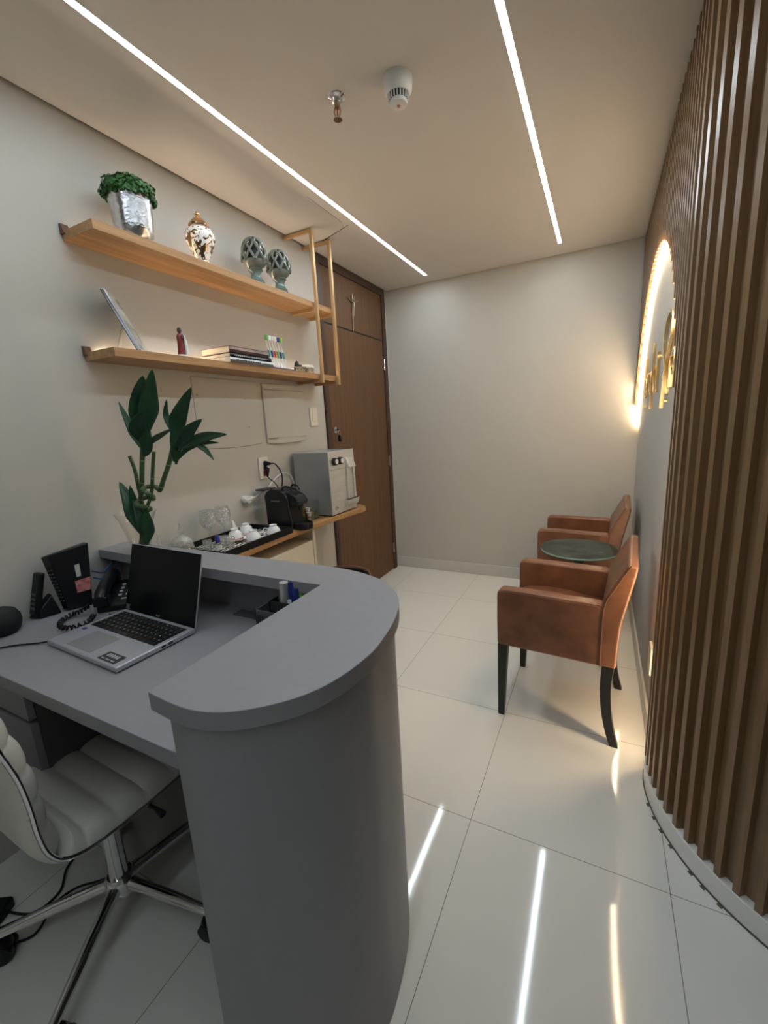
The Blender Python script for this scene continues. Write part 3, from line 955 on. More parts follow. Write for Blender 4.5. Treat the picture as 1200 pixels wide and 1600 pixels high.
cv = cover('breaker_panel', 1.967, 2.345, 1.322, 1.665, 'wall', 'white wall-mounted breaker box cover beside the door', 'electrical panel', 0.014, 0.012)
build('door_seam', MB().box(WX + 0.0125, WX + 0.0275, 1.975, 2.337, 1.6290, 1.6302), 'tab', cv)
build('door_seam', MB().box(WX + 0.0125, WX + 0.0275, 1.975, 2.337, 1.3490, 1.3502), 'tab', cv)
cv = cover('access_cover', 1.49, 1.93, 1.325, 1.672, 'wall', 'flush painted wall cover with small screws behind the bamboo leaves', 'wall cover', 0.0035, 0.003)
for y, z in ((1.512, 1.585), (1.823, 1.573), (1.835, 1.42)):
    build('screw', MB().tube([(WX + 0.003, y, z), (WX + 0.0078, y, z)], 0.0035, 10), 'bronze', cv)
sw = thing('light_switch', 'cream rectangular light switch plate beside the door frame', 'switch', (WX, 2.455, 1.47))
build('plate', MB().box(WX, WX + 0.007, 2.412, 2.498, 1.408, 1.532), 'creamp', sw, 0.003)
build('rocker', MB().box(WX + 0.006, WX + 0.010, 2.435, 2.475, 1.44, 1.50), 'creamp', sw, 0.002)
sk = thing('wall_outlet', 'white double outlet plate above the coffee machine', 'outlet', (WX, 1.917, 1.18))
build('plate', MB().box(WX, WX + 0.007, 1.876, 1.958, 1.117, 1.246), 'white', sk, 0.003)
build('socket', MB().box(WX + 0.006, WX + 0.009, 1.905, 1.945, 1.195, 1.222), 'white', sk, 0.001)
build('socket', MB().box(WX + 0.006, WX + 0.009, 1.905, 1.945, 1.135, 1.165), 'redp', sk, 0.001)


def smoothpts(P, n=6):
    P = [Vector(p) for p in P]
    Q = []
    for i in range(len(P) - 1):
        p0, p1, p2, p3 = P[max(i - 1, 0)], P[i], P[i + 1], P[min(i + 2, len(P) - 1)]
        for j in range(n):
            t = j / n
            Q.append(0.5 * ((2 * p1) + (-p0 + p2) * t + (2 * p0 - 5 * p1 + 4 * p2 - p3) * t * t + (-p0 + 3 * p1 - 3 * p2 + p3) * t ** 3))
    Q.append(P[-1])
    return Q


def cable(name, P, r, m, label, cat='cable', plug=None, plugm=None):
    t = thing(name, label, cat, tuple(P[0]))
    build('cord', MB().tube(smoothpts(P), r, 8), m, t)
    if plug:
        build('plug', plug, plugm or m, t)
    return t


cable('machine_cable', [(-1.722, 1.930, 1.205), (-1.70, 1.945, 1.202), (-1.672, 1.955, 1.16), (-1.66, 1.95, 1.11), (-1.66, 1.935, 1.06)], 0.0042, 'black', 'thick black power cord arching from the upper socket of the outlet', 'cable',
      MB().tube([(WX + 0.008, 1.925, 1.208), (WX + 0.022, 1.925, 1.208), (WX + 0.048, 1.932, 1.205)], [0.016, 0.014, 0.006], 12))
cable('machine_cable', [(-1.74, 1.915, 1.135), (-1.725, 1.915, 1.118), (-1.70, 1.92, 1.10), (-1.68, 1.925, 1.07), (-1.68, 1.925, 1.05)], 0.0033, 'black', 'thin cord with black plug hanging from the lower socket', 'cable',
      MB().tube([(WX + 0.008, 1.925, 1.182), (WX + 0.024, 1.921, 1.175), (WX + 0.027, 1.916, 1.13)], [0.014, 0.016, 0.006], 10))
cable('adapter_cable', [(WX + 0.028, 1.785, 1.030), (WX + 0.03, 1.84, 1.045), (WX + 0.03, 1.90, 1.065), (WX + 0.025, 1.98, 1.11), (WX + 0.02, 2.06, 1.135), (WX + 0.02, 2.13, 1.11), (WX + 0.02, 2.16, 1.05)], 0.004, 'white',
      'white plug and cord running behind the coffee machine', 'cable', MB().tube([(WX + 0.001, 1.735, 1.028), (WX + 0.040, 1.735, 1.028)], 0.020, 14).tube([(WX + 0.028, 1.71, 1.026), (WX + 0.028, 1.755, 1.028), (WX + 0.028, 1.79, 1.031)], [0.013, 0.015, 0.005], 10))

# keys hanging from the lock
kx = WX + 0.03
t = thing('door_keys', 'key with ring and black fob hanging from the door lock', 'keys', (kx, 2.70, 1.37))
build('key', MB().box(WX + 0.022, WX + 0.046, 2.698, 2.702, 1.362, 1.382), 'chrome', t, 0.001)
rg = [(WX + 0.043, 2.700 + 0.014 * math.cos(a), 1.352 + 0.016 * math.sin(a)) for a in [2 * PI * i / 16 for i in range(16)]]
build('key_ring', MB().tube(rg, 0.0015, 6, closed=True, up=(1, 0, 0)), 'chrome', t)
build('fob', MB().tube([(WX + 0.040, 2.705, 1.338), (WX + 0.040, 2.712, 1.318), (WX + 0.040, 2.714, 1.296), (WX + 0.040, 2.712, 1.284)], [0.006, 0.015, 0.016, 0.006], 14, up=(1, 0, 0)), 'gloss', t)

# crucifix on the transom
t = thing('crucifix', 'slender silver crucifix fixed above the door', 'crucifix', (WX + 0.006, 3.07, 2.25))
x = WX + 0.012
body = MB()
body.tube([(x, 3.062, 2.108), (x, 3.064, 2.16), (x, 3.068, 2.24), (x + 0.002, 3.073, 2.30), (x, 3.075, 2.335), (x, 3.076, 2.385)], [0.0025, 0.004, 0.006, 0.008, 0.006, 0.003], 8)
build('upright', body, 'bronze', t)
build('crossbar', MB().tube([(x, 2.995, 2.353), (x, 3.03, 2.335), (x, 3.075, 2.325), (x, 3.12, 2.335), (x, 3.17, 2.350)], [0.0025, 0.004, 0.006, 0.004, 0.0025], 8), 'bronze', t)
fg = MB().tube([(x + 0.010, 3.066, 2.225), (x + 0.012, 3.070, 2.27), (x + 0.012, 3.074, 2.305), (x + 0.010, 3.075, 2.325)], [0.003, 0.007, 0.009, 0.005], 8)
fg.tube([(x + 0.010, 3.03, 2.345), (x + 0.012, 3.055, 2.322), (x + 0.012, 3.075, 2.318), (x + 0.012, 3.097, 2.322), (x + 0.010, 3.125, 2.342)], [0.002, 0.0035, 0.004, 0.0035, 0.002], 8)
fg.lathe([(0, 2.328), (0.006, 2.333), (0.007, 2.341), (0.004, 2.349), (0, 2.350)], x + 0.012, 3.074, 10)
build('figure', fg, 'bronze', t)
build('halo', MB().tube([(x, 3.075 + 0.022 * math.cos(a), 2.352 + 0.030 * math.sin(a)) for a in [2 * PI * i / 20 for i in range(20)]], 0.002, 6, closed=True, up=(1, 0, 0)), 'bronze', t)

# ================================================================== OAK COFFEE COUNTER
ZW = 0.85
cc = thing('coffee_counter', 'oak topped coffee counter with cream cabinet along the left wall', 'counter', (WX, 1.7, 0))
poly = [(WX + 0.001, 1.060), (-1.462, 1.060), (-1.462, 1.324), (-1.470, 1.60), (-1.468, 1.95), (-1.455, 2.20), (-1.430, 2.40)]
poly += [(-1.415, 2.455), (-1.425, 2.50), (-1.455, 2.535), (-1.50, 2.553), (-1.56, 2.560), (WX + 0.001, 2.560)]
build('worktop', MB().prism(poly, ZW - 0.030, ZW), 'oak', cc, 0.0015)
cab = build('cabinet', MB().box(WX + 0.001, -1.515, 1.065, 1.975, 0.06, 0.745), 'cream', cc, 0.001)
build('cabinet_door', MB().box(-1.515, -1.498, 1.07, 1.52, 0.07, 0.748), 'cream', cc, 0.0015)
build('cabinet_door', MB().box(-1.515, -1.498, 1.525, 1.972, 0.07, 0.748), 'cream', cc, 0.0015)
build('side_panel', MB().box(WX + 0.001, -1.496, 1.976, 1.996, 0.0, ZW - 0.030), 'cream', cc, 0.001)

# water dispenser
x0, x1, y0, y1 = -1.728, -1.462, 2.150, 2.448
t = thing('water_dispenser', 'silver steel countertop water dispenser on the oak counter', 'water dispenser', ((x0 + x1) / 2, (y0 + y1) / 2, ZW))
build('housing', MB().box(x0, x1 - 0.004, y0, y1, ZW + 0.008, ZW + 0.398), 'steelside', t, 0.003)
fp = MB().box(x1 - 0.004, x1, y0, y1, ZW + 0.008, ZW + 0.40)
build('front_panel', fp, 'steel', t, 0.0015)
build('foot', MB().box(x0 + 0.02, x1 - 0.02, y0 + 0.02, y1 - 0.02, ZW, ZW + 0.01), 'blackm', t)
build('seam', MB().box(x1 - 0.001, x1 + 0.0005, y0 + 0.004, y1 - 0.02, ZW + 0.285, ZW + 0.2865), 'grillshade', t)
for yy in (2.205, 2.268):
    kb = build('knob', MB().tube([(x1, yy, ZW + 0.337), (x1 + 0.022, yy, ZW + 0.337)], [0.0235, 0.022], 24), 'blackm', t)
    build('knob_cap', MB().tube([(x1 + 0.022, yy, ZW + 0.337), (x1 + 0.025, yy, ZW + 0.337)], 0.0155, 20), 'white', kb)
sp = MB()
sp.hexa([(x1, 2.335, ZW + 0.285), (x1, 2.435, ZW + 0.285), (x1 + 0.024, 2.43, ZW + 0.285), (x1 + 0.024, 2.345, ZW + 0.285)],
        [(x1, 2.335, ZW + 0.355), (x1, 2.435, ZW + 0.340), (x1 + 0.006, 2.43, ZW + 0.335), (x1 + 0.006, 2.345, ZW + 0.35)])
build('spout', sp, 'steel', t, 0.003)
col_ = MB()
for yy in (2.345, 2.425):
    col_.tube([(x1 + 0.004, yy, ZW + 0.085), (x1 + 0.004, yy, ZW + 0.285)], 0.010, 12)
build('splash_guard', col_, 'steel', t)
tr = MB().hexa([(x1, 2.30, ZW + 0.030), (x1, 2.446, ZW + 0.030), (x1 + 0.020, 2.44, ZW + 0.045), (x1 + 0.020, 2.31, ZW + 0.045)],
               [(x1, 2.30, ZW + 0.078), (x1, 2.446, ZW + 0.078), (x1 + 0.030, 2.44, ZW + 0.078), (x1 + 0.030, 2.31, ZW + 0.078)])
dt = build('drip_tray', tr, 'steel', t, 0.002)
build('drip_grille', MB().box(x1 + 0.003, x1 + 0.026, 2.315, 2.437, ZW + 0.078, ZW + 0.080), 'grillshade', dt)
lgm = MB()
for i, rr in enumerate((0.010, 0.006)):
    yy = y0 + 0.05 + i * 0.016
    lgm.tube([(x1 + 0.001, yy + rr * math.cos(a), ZW + 0.045 + rr * math.sin(a)) for a in [4.9 * j / 10 for j in range(11)]], 0.0013, 6)
build('logo_mark', lgm, 'ink', t)

# coffee machine
t = thing('coffee_machine', 'compact black capsule coffee machine on the oak counter', 'coffee machine', (-1.56, 1.865, ZW), 0.0)
y0, y1 = 1.802, 1.918
side = [(-1.680, 0.004), (-1.5, 0.004), (-1.5, 0.03), (-1.515, 0.13), (-1.512, 0.165), (-1.535, 0.205), (-1.57, 0.222), (-1.63, 0.226), (-1.665, 0.212), (-1.683, 0.185), (-1.678, 0.12)]
build('body', MB().prism([(x, ZW + z) for x, z in side], y0, y1, 'y'), 'black', t, 0.010, 3)
hd = [(-1.535, 0.125), (-1.462, 0.135), (-1.452, 0.155), (-1.470, 0.185), (-1.50, 0.202), (-1.54, 0.21)]
build('brew_head', MB().prism([(x, ZW + z) for x, z in hd], y0 + 0.012, y1 - 0.012, 'y'), 'black', t, 0.006, 3)
build('spout', MB().tube([(-1.475, 1.86, ZW + 0.135), (-1.475, 1.86, ZW + 0.105)], [0.016, 0.010], 14), 'gloss', t)
lev = MB().tube(smoothpts([(-1.57, 1.822, ZW + 0.205), (-1.55, 1.822, ZW + 0.238), (-1.51, 1.83, ZW + 0.235), (-1.478, 1.86, ZW + 0.215), (-1.51, 1.89, ZW + 0.235), (-1.55, 1.898, ZW + 0.238), (-1.57, 1.898, ZW + 0.205)]), 0.005, 8, up=(0, 0, 1))
build('lever', lev, 'gloss', t)
dr = MB().lathe([(0, ZW), (0.050, ZW), (0.053, ZW + 0.012), (0.052, ZW + 0.032), (0.046, ZW + 0.034), (0.044, ZW + 0.026), (0, ZW + 0.026)], -1.462, 1.86, 28)
build('drip_tray', dr, 'black', t)
wt = build('water_tank', MB().box(-1.742, -1.688, 1.810, 1.910, ZW + 0.015, ZW + 0.215), 'acrylic', t, 0.006)
build('tank_lid', MB().box(-1.745, -1.682, 1.808, 1.912, ZW + 0.213, ZW + 0.222), 'black', t, 0.003)
text('lettering', 'NESPRESSO', 0.012, 'steelside', t, Matrix.Translation((-1.600 + 1.56, y0 - 1.865 - 0.0004, 0.160)) @ Matrix.Rotation(PI / 2, 4, 'X'))

# acrylic capsule box
t = thing('capsule_box', 'clear acrylic box of coffee capsules between coffee machine and water dispenser', 'box', (-1.585, 2.06, ZW))
gb = MB()
x0, x1, y0, y1 = -1.638, -1.532, 2.008, 2.112
for a in ((x0, x1, y0, y0 + 0.003, ZW, ZW + 0.115), (x0, x1, y1 - 0.003, y1, ZW, ZW + 0.115), (x0, x0 + 0.003, y0 + 0.003, y1 - 0.003, ZW, ZW + 0.115), (x1 - 0.003, x1, y0 + 0.003, y1 - 0.003, ZW, ZW + 0.115), (x0 + 0.003, x1 - 0.003, y0 + 0.003, y1 - 0.003, ZW, ZW + 0.003)):
    gb.box(*a)
build('walls', gb, 'acrylic', t)
caps = []
pos = [(-1.618 + 0.033 * (k % 3), 2.029 + 0.032 * (k // 3 % 3), k // 9) for k in range(18)] + [(-1.602, 2.045, 2), (-1.569, 2.046, 2), (-1.585, 2.076, 2)]
for i, (a, b, l) in enumerate(pos):
    z = ZW + 0.0035 + l * 0.024
    mm = ('capgold', 'capgreen', 'capgold', 'porc')[i % 4]
    nm = {'capgold': 'gold', 'capgreen': 'green', 'porc': 'white'}[mm]
    o = build('coffee_capsule', MB().lathe([(0, z), (0.0105, z), (0.0125, z + 0.003), (0.0135, z + 0.021), (0.0155, z + 0.022), (0.0155, z + 0.0235), (0, z + 0.0235)], a, b, 14), mm)
    tag(o, nm + ' coffee capsule inside the clear acrylic box', 'capsule', nm + ' capsules in the acrylic box', (a, b, z))

# ------------------------------------------------------------------ tray with cups and glasses
t = thing('serving_tray', 'black-edged tray with zebra print base on the oak counter', 'tray', (-1.6, 1.51, ZW))
x0, x1, y0, y1 = -1.750, -1.468, 1.285, 1.748
build('tray_base', MB().box(x0, x1, y0, y1, ZW, ZW + 0.008), 'zebra', t)
rm = MB()
w = 0.008
for a in ((x0 - w, x0, y0 - w, y1 + w), (x1, x1 + w, y0 - w, y1 + w), (x0, x1, y0 - w, y0), (x0, x1, y1, y1 + w)):
    rm.box(a[0], a[1], a[2], a[3], ZW, ZW + 0.034)
build('tray_rim', rm, 'black', t, 0.001)
ZT = ZW + 0.008


def cup(x, y, rz, label, saucer=False):
    z = ZT
    if saucer:
        s_ = build('saucer', MB().lathe([(0, z), (0.026, z), (0.030, z + 0.003), (0.055, z + 0.010), (0.056, z + 0.012), (0.030, z + 0.006), (0, z + 0.005)], x, y, 32), 'porc')
        tag(s_, 'white saucer with red rim under the upturned cup nearest the glasses', 'saucer', loc=(x, y, z))
        build('rim_line', MB().lathe([(0.0535, z + 0.0108), (0.0563, z + 0.0122), (0.0550, z + 0.0130), (0.0535, z + 0.0120), (0.0535, z + 0.0108)], x, y, 32), 'porcline', s_)
        z += 0.012
    t = thing('coffee_cup', label, 'cup', (x, y, z), rz, 'upturned cups on the tray')
    pr = [(0.038, 0), (0.0375, 0.004), (0.036, 0.014), (0.030, 0.032), (0.020, 0.042), (0.018, 0.046), (0.020, 0.052), (0.018, 0.052), (0.015, 0.046), (0, 0.046)]
    build('cup_body', MB().lathe(pr, 0, 0, 32), 'porc', t, local=True)
    build('handle', MB().tube(smoothpts([(0.030, 0, 0.032), (0.047, 0, 0.034), (0.055, 0, 0.022), (0.047, 0, 0.010), (0.036, 0, 0.010)], 4), 0.0032, 8, up=(0, 1, 0)), 'porc', t, local=True)
    build('rim_line', MB().lathe([(0.0384, 0.003), (0.0381, 0.006), (0.0374, 0.006), (0.0374, 0.003), (0.0384, 0.003)], 0, 0, 32), 'porcline', t, local=True)
    return t


cup(-1.630, 1.515, 2.6, 'white cup upside down on a saucer, nearest the glasses', True)
cup(-1.700, 1.660, 3.4, 'upturned white cup at the back of the tray against the wall')
cup(-1.548, 1.555, 0.9, 'upturned white cup at the middle of the tray front edge')
cup(-1.525, 1.680, 3.6, 'upturned white cup nearest the coffee machine')


def wineglass(x, y, label):
    t = thing('wine_glass', label, 'glass', (x, y, ZT), group='cut crystal wine glasses on the tray')
    pr = [(0.034, 0), (0.033, 0.003), (0.006, 0.010), (0.0045, 0.03), (0.0045, 0.075), (0.012, 0.083), (0.032, 0.105), (0.039, 0.130), (0.038, 0.155), (0.034, 0.178),
          (0.0325, 0.178), (0.0365, 0.155), (0.0375, 0.130), (0.030, 0.107), (0.010, 0.088), (0, 0.086)]
    foot_ = pr[:5]
    build('stem', MB().lathe([(0, 0)] + foot_ + [(0, 0.077)], 0, 0, 28), 'glass', t, local=True)
    build('bowl', MB().lathe([(0, 0.076)] + pr[4:], 0, 0, 32), 'crystal', t, local=True)


wineglass(-1.683, 1.405, 'cut crystal wine glass on the tray, nearest the bamboo')
wineglass(-1.690, 1.505, 'cut crystal wine glass on the tray, behind the first and nearer the cups')


def shot(x, y, label):
    o = build('small_glass', MB().lathe([(0, ZT), (0.017, ZT), (0.021, ZT + 0.052), (0.0195, ZT + 0.052), (0.0155, ZT + 0.006), (0, ZT + 0.006)], x, y, 24), 'crystal')
    tag(o, label, 'glass', 'small crystal glasses on the tray', (x, y, ZT))


shot(-1.625, 1.335, 'small crystal glass left of the blue-capped bottle')
shot(-1.560, 1.415, 'small crystal glass right of the blue-capped bottle')
shot(-1.610, 1.420, 'small crystal glass directly behind the blue-capped bottle')
x, y = -1.572, 1.352
t = thing('sweetener_bottle', 'tiny clear bottle with dark blue cap at the front of the tray', 'bottle', (x, y, ZT))
build('bottle_body', MB().lathe([(0, ZT), (0.014, ZT), (0.015, ZT + 0.004), (0.015, ZT + 0.036), (0.010, ZT + 0.044), (0, ZT + 0.044)], x, y, 20), 'acrylic', t)
build('paper_label', MB().lathe([(0.0153, ZT + 0.010), (0.0153, ZT + 0.032), (0.0150, ZT + 0.032), (0.0150, ZT + 0.010), (0.0153, ZT + 0.010)], x, y, 20), 'whitelabel', t)
build('cap', MB().lathe([(0, ZT + 0.042), (0.0125, ZT + 0.042), (0.0095, ZT + 0.072), (0.006, ZT + 0.076), (0, ZT + 0.076)], x, y, 20), 'blue', t)
o = build('paper_napkin', MB().hexa([(-1.735, 1.575, ZT), (-1.69, 1.56, ZT), (-1.69, 1.61, ZT), (-1.735, 1.62, ZT)], [(-1.716, 1.585, ZT + 0.085), (-1.712, 1.583, ZT + 0.087), (-1.710, 1.588, ZT + 0.085), (-1.714, 1.59, ZT + 0.085)]), 'whitecover', None)
tag(o, 'white folded paper napkin standing behind the upturned cups', 'napkin', loc=(-1.71, 1.59, ZT))

# crystal jars and sweets in front of the tray


def decanter(x, y, sc, label):
    t = thing('crystal_jar', label, 'jar', (x, y, ZW), group='lidded crystal jars')
    build('jar_body', MB().lathe([(r * sc, z * sc) for r, z in [(0, 0), (0.036, 0), (0.046, 0.02), (0.048, 0.045), (0.042, 0.062), (0.040, 0.062), (0.045, 0.045), (0.042, 0.02), (0.033, 0.006), (0, 0.006)]], 0, 0, 28), 'crystal', t, local=True)
    ld = build('lid', MB().lathe([(r * sc, z * sc) for r, z in [(0, 0.062), (0.046, 0.063), (0.044, 0.070), (0.030, 0.085), (0.012, 0.096), (0.008, 0.102), (0, 0.102)]], 0, 0, 28), 'crystal', t, local=True)
    build('finial', MB().lathe([(r * sc, z * sc) for r, z in [(0, 0.100), (0.010, 0.106), (0.013, 0.116), (0.008, 0.126), (0.005, 0.140), (0.003, 0.160), (0, 0.166)]], 0, 0, 16), 'crystal', ld, local=True)


decanter(-1.722, 1.165, 0.80, 'smaller lidded crystal jar nearest the glass vase')
decanter(-1.692, 1.255, 1.05, 'taller lidded crystal jar between the smaller jar and the tray')
t = thing('sweet_dish', 'square crystal dish of amber sweets in front of the crystal jars', 'dish', (-1.60, 1.215, ZW))
x0, x1, y0, y1 = -1.635, -1.565, 1.180, 1.250
gb = MB()
for a in ((x0, x1, y0, y0 + 0.004, ZW, ZW + 0.055), (x0, x1, y1 - 0.004, y1, ZW, ZW + 0.055), (x0, x0 + 0.004, y0 + 0.004, y1 - 0.004, ZW, ZW + 0.055), (x1 - 0.004, x1, y0 + 0.004, y1 - 0.004, ZW, ZW + 0.055), (x0 + 0.004, x1 - 0.004, y0 + 0.004, y1 - 0.004, ZW, ZW + 0.004)):
    gb.box(*a)
build('glass_dish', gb, 'crystal', t)
sw_ = MB()
rnd = random.Random(5)
for i in range(70):
    T = Matrix.Translation((rnd.uniform(x0 + 0.012, x1 - 0.012), rnd.uniform(y0 + 0.012, y1 - 0.012), ZW + rnd.uniform(0.008, 0.05))) @ Matrix.Rotation(rnd.uniform(0, 6), 4, Vector((rnd.random(), rnd.random(), 1)))
    sw_.box(-0.006, 0.006, -0.0045, 0.0045, -0.003, 0.003, T)
o = build('sweets', sw_, 'amber', None)
o['kind'] = 'stuff'
tag(o, 'amber sweets filling the square crystal dish', 'sweets', loc=(-1.6, 1.215, ZW + 0.005))

# ================================================================== RECEPTION DESK
ZK, ZD = 0.972, 0.80
desk = thing('reception_desk', 'grey reception desk with raised rounded counter top', 'desk', (-1.1, 0.75, 0))
curve = [(-0.675, 0.391), (-0.615, 0.386), (-0.560, 0.387), (-0.510, 0.402), (-0.469, 0.430), (-0.430, 0.468), (-0.402, 0.513), (-0.386, 0.560), (-0.378, 0.605), (-0.374, 0.655), (-0.379, 0.708), (-0.389, 0.770), (-0.404, 0.828),
         (-0.428, 0.885), (-0.465, 0.940), (-0.521, 0.990), (-0.575, 1.017), (-0.640, 1.037), (-0.731, 1.050)]
cv = [(p.x, p.y) for p in smoothpts([(x, y, 0) for x, y in curve], 4)]
top_poly = cv + [(WX + 0.001, 1.054), (WX + 0.001, 0.935), (-1.10, 0.908), (-0.677, 0.908)]
build('counter_top', MB().prism(top_poly, ZK - 0.035, ZK), 'grey', desk, 0.0012)


def inset(poly_, d):
    n = len(poly_)
    out = []
    for i in range(n):
        a = Vector(poly_[i - 1]) if i else Vector(poly_[0]); b = Vector(poly_[min(i + 1, n - 1)])
        t_ = (b - a).normalized()
        out.append((poly_[i][0] - t_.y * d, poly_[i][1] + t_.x * d))
    return out


ins = inset(cv, 0.014)
ins = [(x, y) for x, y in ins if x > -0.72]
ins[0] = (-0.648, ins[0][1])
ins = [p for i, p in enumerate(ins) if i == 0 or p[0] > -0.645 or p[1] > 0.9]
body_poly = ins + [(-0.735, 1.032), (-0.735, 1.014), (-0.665, 1.010), (-0.648, 0.99)]
build('curved_body', MB().prism(body_poly, 0.0, ZK - 0.035), 'grey', desk)
build('front_panel', MB().box(WX + 0.001, -0.735, 1.012, 1.032, 0.0, ZK - 0.035), 'grey', desk)
build('desktop', MB().box(WX + 0.001, -0.650, 0.440, 1.011, ZD - 0.038, ZD), 'grey', desk, 0.0012)
build('drawer_cabinet', MB().box(WX + 0.001, -1.345, 0.475, 1.010, 0.40, ZD - 0.038), 'greyd', desk)
for z0, z1 in ((0.665, ZD - 0.040), (0.400, 0.650)):
    d_ = build('drawer', MB().box(WX + 0.003, -1.343, 0.456, 0.474, z0, z1), 'grey', desk, 0.0012)
co = MB().box(-1.075, -0.93, 0.945, 0.985, ZD, ZD + 0.004)
build('cable_outlet', co, 'greyd', desk, 0.001)

# vase with lucky bamboo
vx, vy = -1.590, 1.000
o = build('glass_vase', MB().lathe([(0, ZK), (0.030, ZK), (0.034, ZK + 0.004), (0.045, ZK + 0.06), (0.060, ZK + 0.115), (0.074, ZK + 0.146), (0.0725, ZK + 0.146), (0.0575, ZK + 0.115), (0.042, ZK + 0.06), (0.030, ZK + 0.010), (0, ZK + 0.010)], vx, vy, 44), 'glass')
tag(o, 'flared clear glass vase holding lucky bamboo at the counter corner', 'vase', loc=(vx, vy, ZK))
pl = thing('lucky_bamboo', 'lucky bamboo with twisted stalks and dark green leaves in the glass vase', 'plant', (vx, vy, ZK + 0.012))


def leaf(P, w, name='leaf', tilt=None, fold=0.25):
    P = [Vector(p) for p in P]
    Q = smoothpts(P, 5)
    n = len(Q)
    rows_ = []
    view = Vector(tilt) if tilt else Vector((0.82, -0.55, 0.1))
    for i, q in enumerate(Q):
        d = (Q[min(i + 1, n - 1)] - Q[max(i - 1, 0)]).normalized()
        side_ = d.cross(view).normalized()
        nr = side_.cross(d).normalized()
        u = i / (n - 1)
        ww = 0.90 * w * ((u / 0.42) ** 0.75 if u < 0.42 else (1 - ((u - 0.42) / 0.58) ** 1.75)) + 0.0003
        if u < 0.2: ww = max(ww, w * 0.22)
        rows_.append([q - side_ * ww + nr * (fold * ww), q - side_ * ww * 0.5 + nr * fold * 0.4 * ww, q, q + side_ * ww * 0.5 + nr * fold * 0.4 * ww, q + side_ * ww + nr * (fold * ww)])
    m_ = MB(); m_.surf(rows_)
    return build(name, m_, 'leaf', pl, solid=0.0008)


def stalk(P, r0, nodes=True):
    Q = smoothpts(P, 6)
    s_ = build('stalk', MB().tube(Q, r0, 10, up=(0.3, 1, 0.1)), 'stalk', pl)
    if nodes:
        nm = MB()
        for i in range(5, len(Q) - 2, 8):
            d = (Q[i + 1] - Q[i - 1]).normalized() * 0.002
            nm.tube([Q[i] - d, Q[i] + d], r0 * 1.12, 10, up=(0.3, 1, 0.1))
        build('stalk_nodes', nm, 'node', s_)


stalk([(-1.575, 1.00, ZK + 0.016), (-1.555, 1.0, 1.08), (-1.548, 1.0, 1.16), (-1.529, 1.0, 1.20), (-1.510, 1.0, 1.267), (-1.492, 1.0, 1.326), (-1.470, 1.0, 1.395)], 0.0085)
stalk([(-1.60, 1.005, ZK + 0.016), (-1.57, 1.02, 1.10), (-1.555, 1.01, 1.17), (-1.545, 1.0, 1.22), (-1.540, 0.995, 1.279), (-1.549, 0.99, 1.333)], 0.0065)
stalk([(-1.57, 0.99, ZK + 0.016), (-1.54, 0.99, 1.10), (-1.51, 1.01, 1.16), (-1.483, 1.01, 1.208), (-1.456, 1.01, 1.29), (-1.437, 1.01, 1.345)], 0.0065)
stalk([(-1.565, 1.01, ZK + 0.016), (-1.530, 1.0, 1.11), (-1.496, 1.0, 1.135), (-1.530, 0.975, 1.150), (-1.552, 1.00, 1.165), (-1.520, 1.03, 1.178), (-1.476, 1.005, 1.172), (-1.452, 0.98, 1.190), (-1.480, 0.975, 1.208), (-1.505, 1.00, 1.216),
       (-1.475, 1.02, 1.215), (-1.430, 1.005, 1.206), (-1.395, 1.0, 1.245), (-1.345, 1.0, 1.312), (-1.303, 1.0, 1.385)], 0.0085)
# left crown
leaf([(-1.475, 1.0, 1.37), (-1.455, 0.99, 1.44), (-1.435, 0.985, 1.50), (-1.405, 0.98, 1.56), (-1.380, 0.975, 1.60)], 0.040)
leaf([(-1.468, 1.0, 1.39), (-1.425, 1.0, 1.47), (-1.395, 1.0, 1.54), (-1.362, 1.0, 1.622)], 0.036)
leaf([(-1.47, 0.99, 1.385), (-1.450, 0.97, 1.42), (-1.415, 0.96, 1.455), (-1.375, 0.955, 1.485)], 0.030)
leaf([(-1.482, 1.0, 1.35), (-1.508, 1.0, 1.40), (-1.535, 1.0, 1.45), (-1.575, 1.0, 1.53)], 0.018)
leaf([(-1.480, 1.0, 1.33), (-1.462, 1.0, 1.37), (-1.448, 1.0, 1.42), (-1.43, 1.0, 1.46)], 0.022)
leaf([(-1.478, 1.0, 1.33), (-1.45, 0.995, 1.35), (-1.425, 0.99, 1.385), (-1.42, 0.985, 1.42)], 0.016)
leaf([(-1.455, 1.0, 1.355), (-1.418, 1.0, 1.385), (-1.36, 1.0, 1.405), (-1.305, 1.0, 1.422)], 0.011)
# right crown
leaf([(-1.303, 1.0, 1.365), (-1.285, 1.0, 1.43), (-1.245, 1.0, 1.485), (-1.186, 1.0, 1.548)], 0.030)
leaf([(-1.305, 1.0, 1.35), (-1.25, 0.99, 1.385), (-1.20, 0.985, 1.415), (-1.135, 0.98, 1.445)], 0.026)
leaf([(-1.30, 1.0, 1.35), (-1.21, 1.0, 1.375), (-1.14, 1.0, 1.39), (-1.055, 1.0, 1.393)], 0.021)
leaf([(-1.305, 1.0, 1.315), (-1.255, 1.01, 1.355), (-1.19, 1.01, 1.370), (-1.105, 1.01, 1.367)], 0.013)
leaf([(-1.215, 1.0, 1.372), (-1.185, 1.0, 1.36), (-1.16, 1.0, 1.345), (-1.128, 1.0, 1.312)], 0.012)
leaf([(-1.302, 1.0, 1.40), (-1.318, 1.0, 1.435), (-1.328, 1.0, 1.475), (-1.312, 1.0, 1.52)], 0.012)
leaf([(-1.315, 1.0, 1.30), (-1.305, 1.0, 1.34), (-1.295, 1.0, 1.39), (-1.285, 1.0, 1.44)], 0.018)
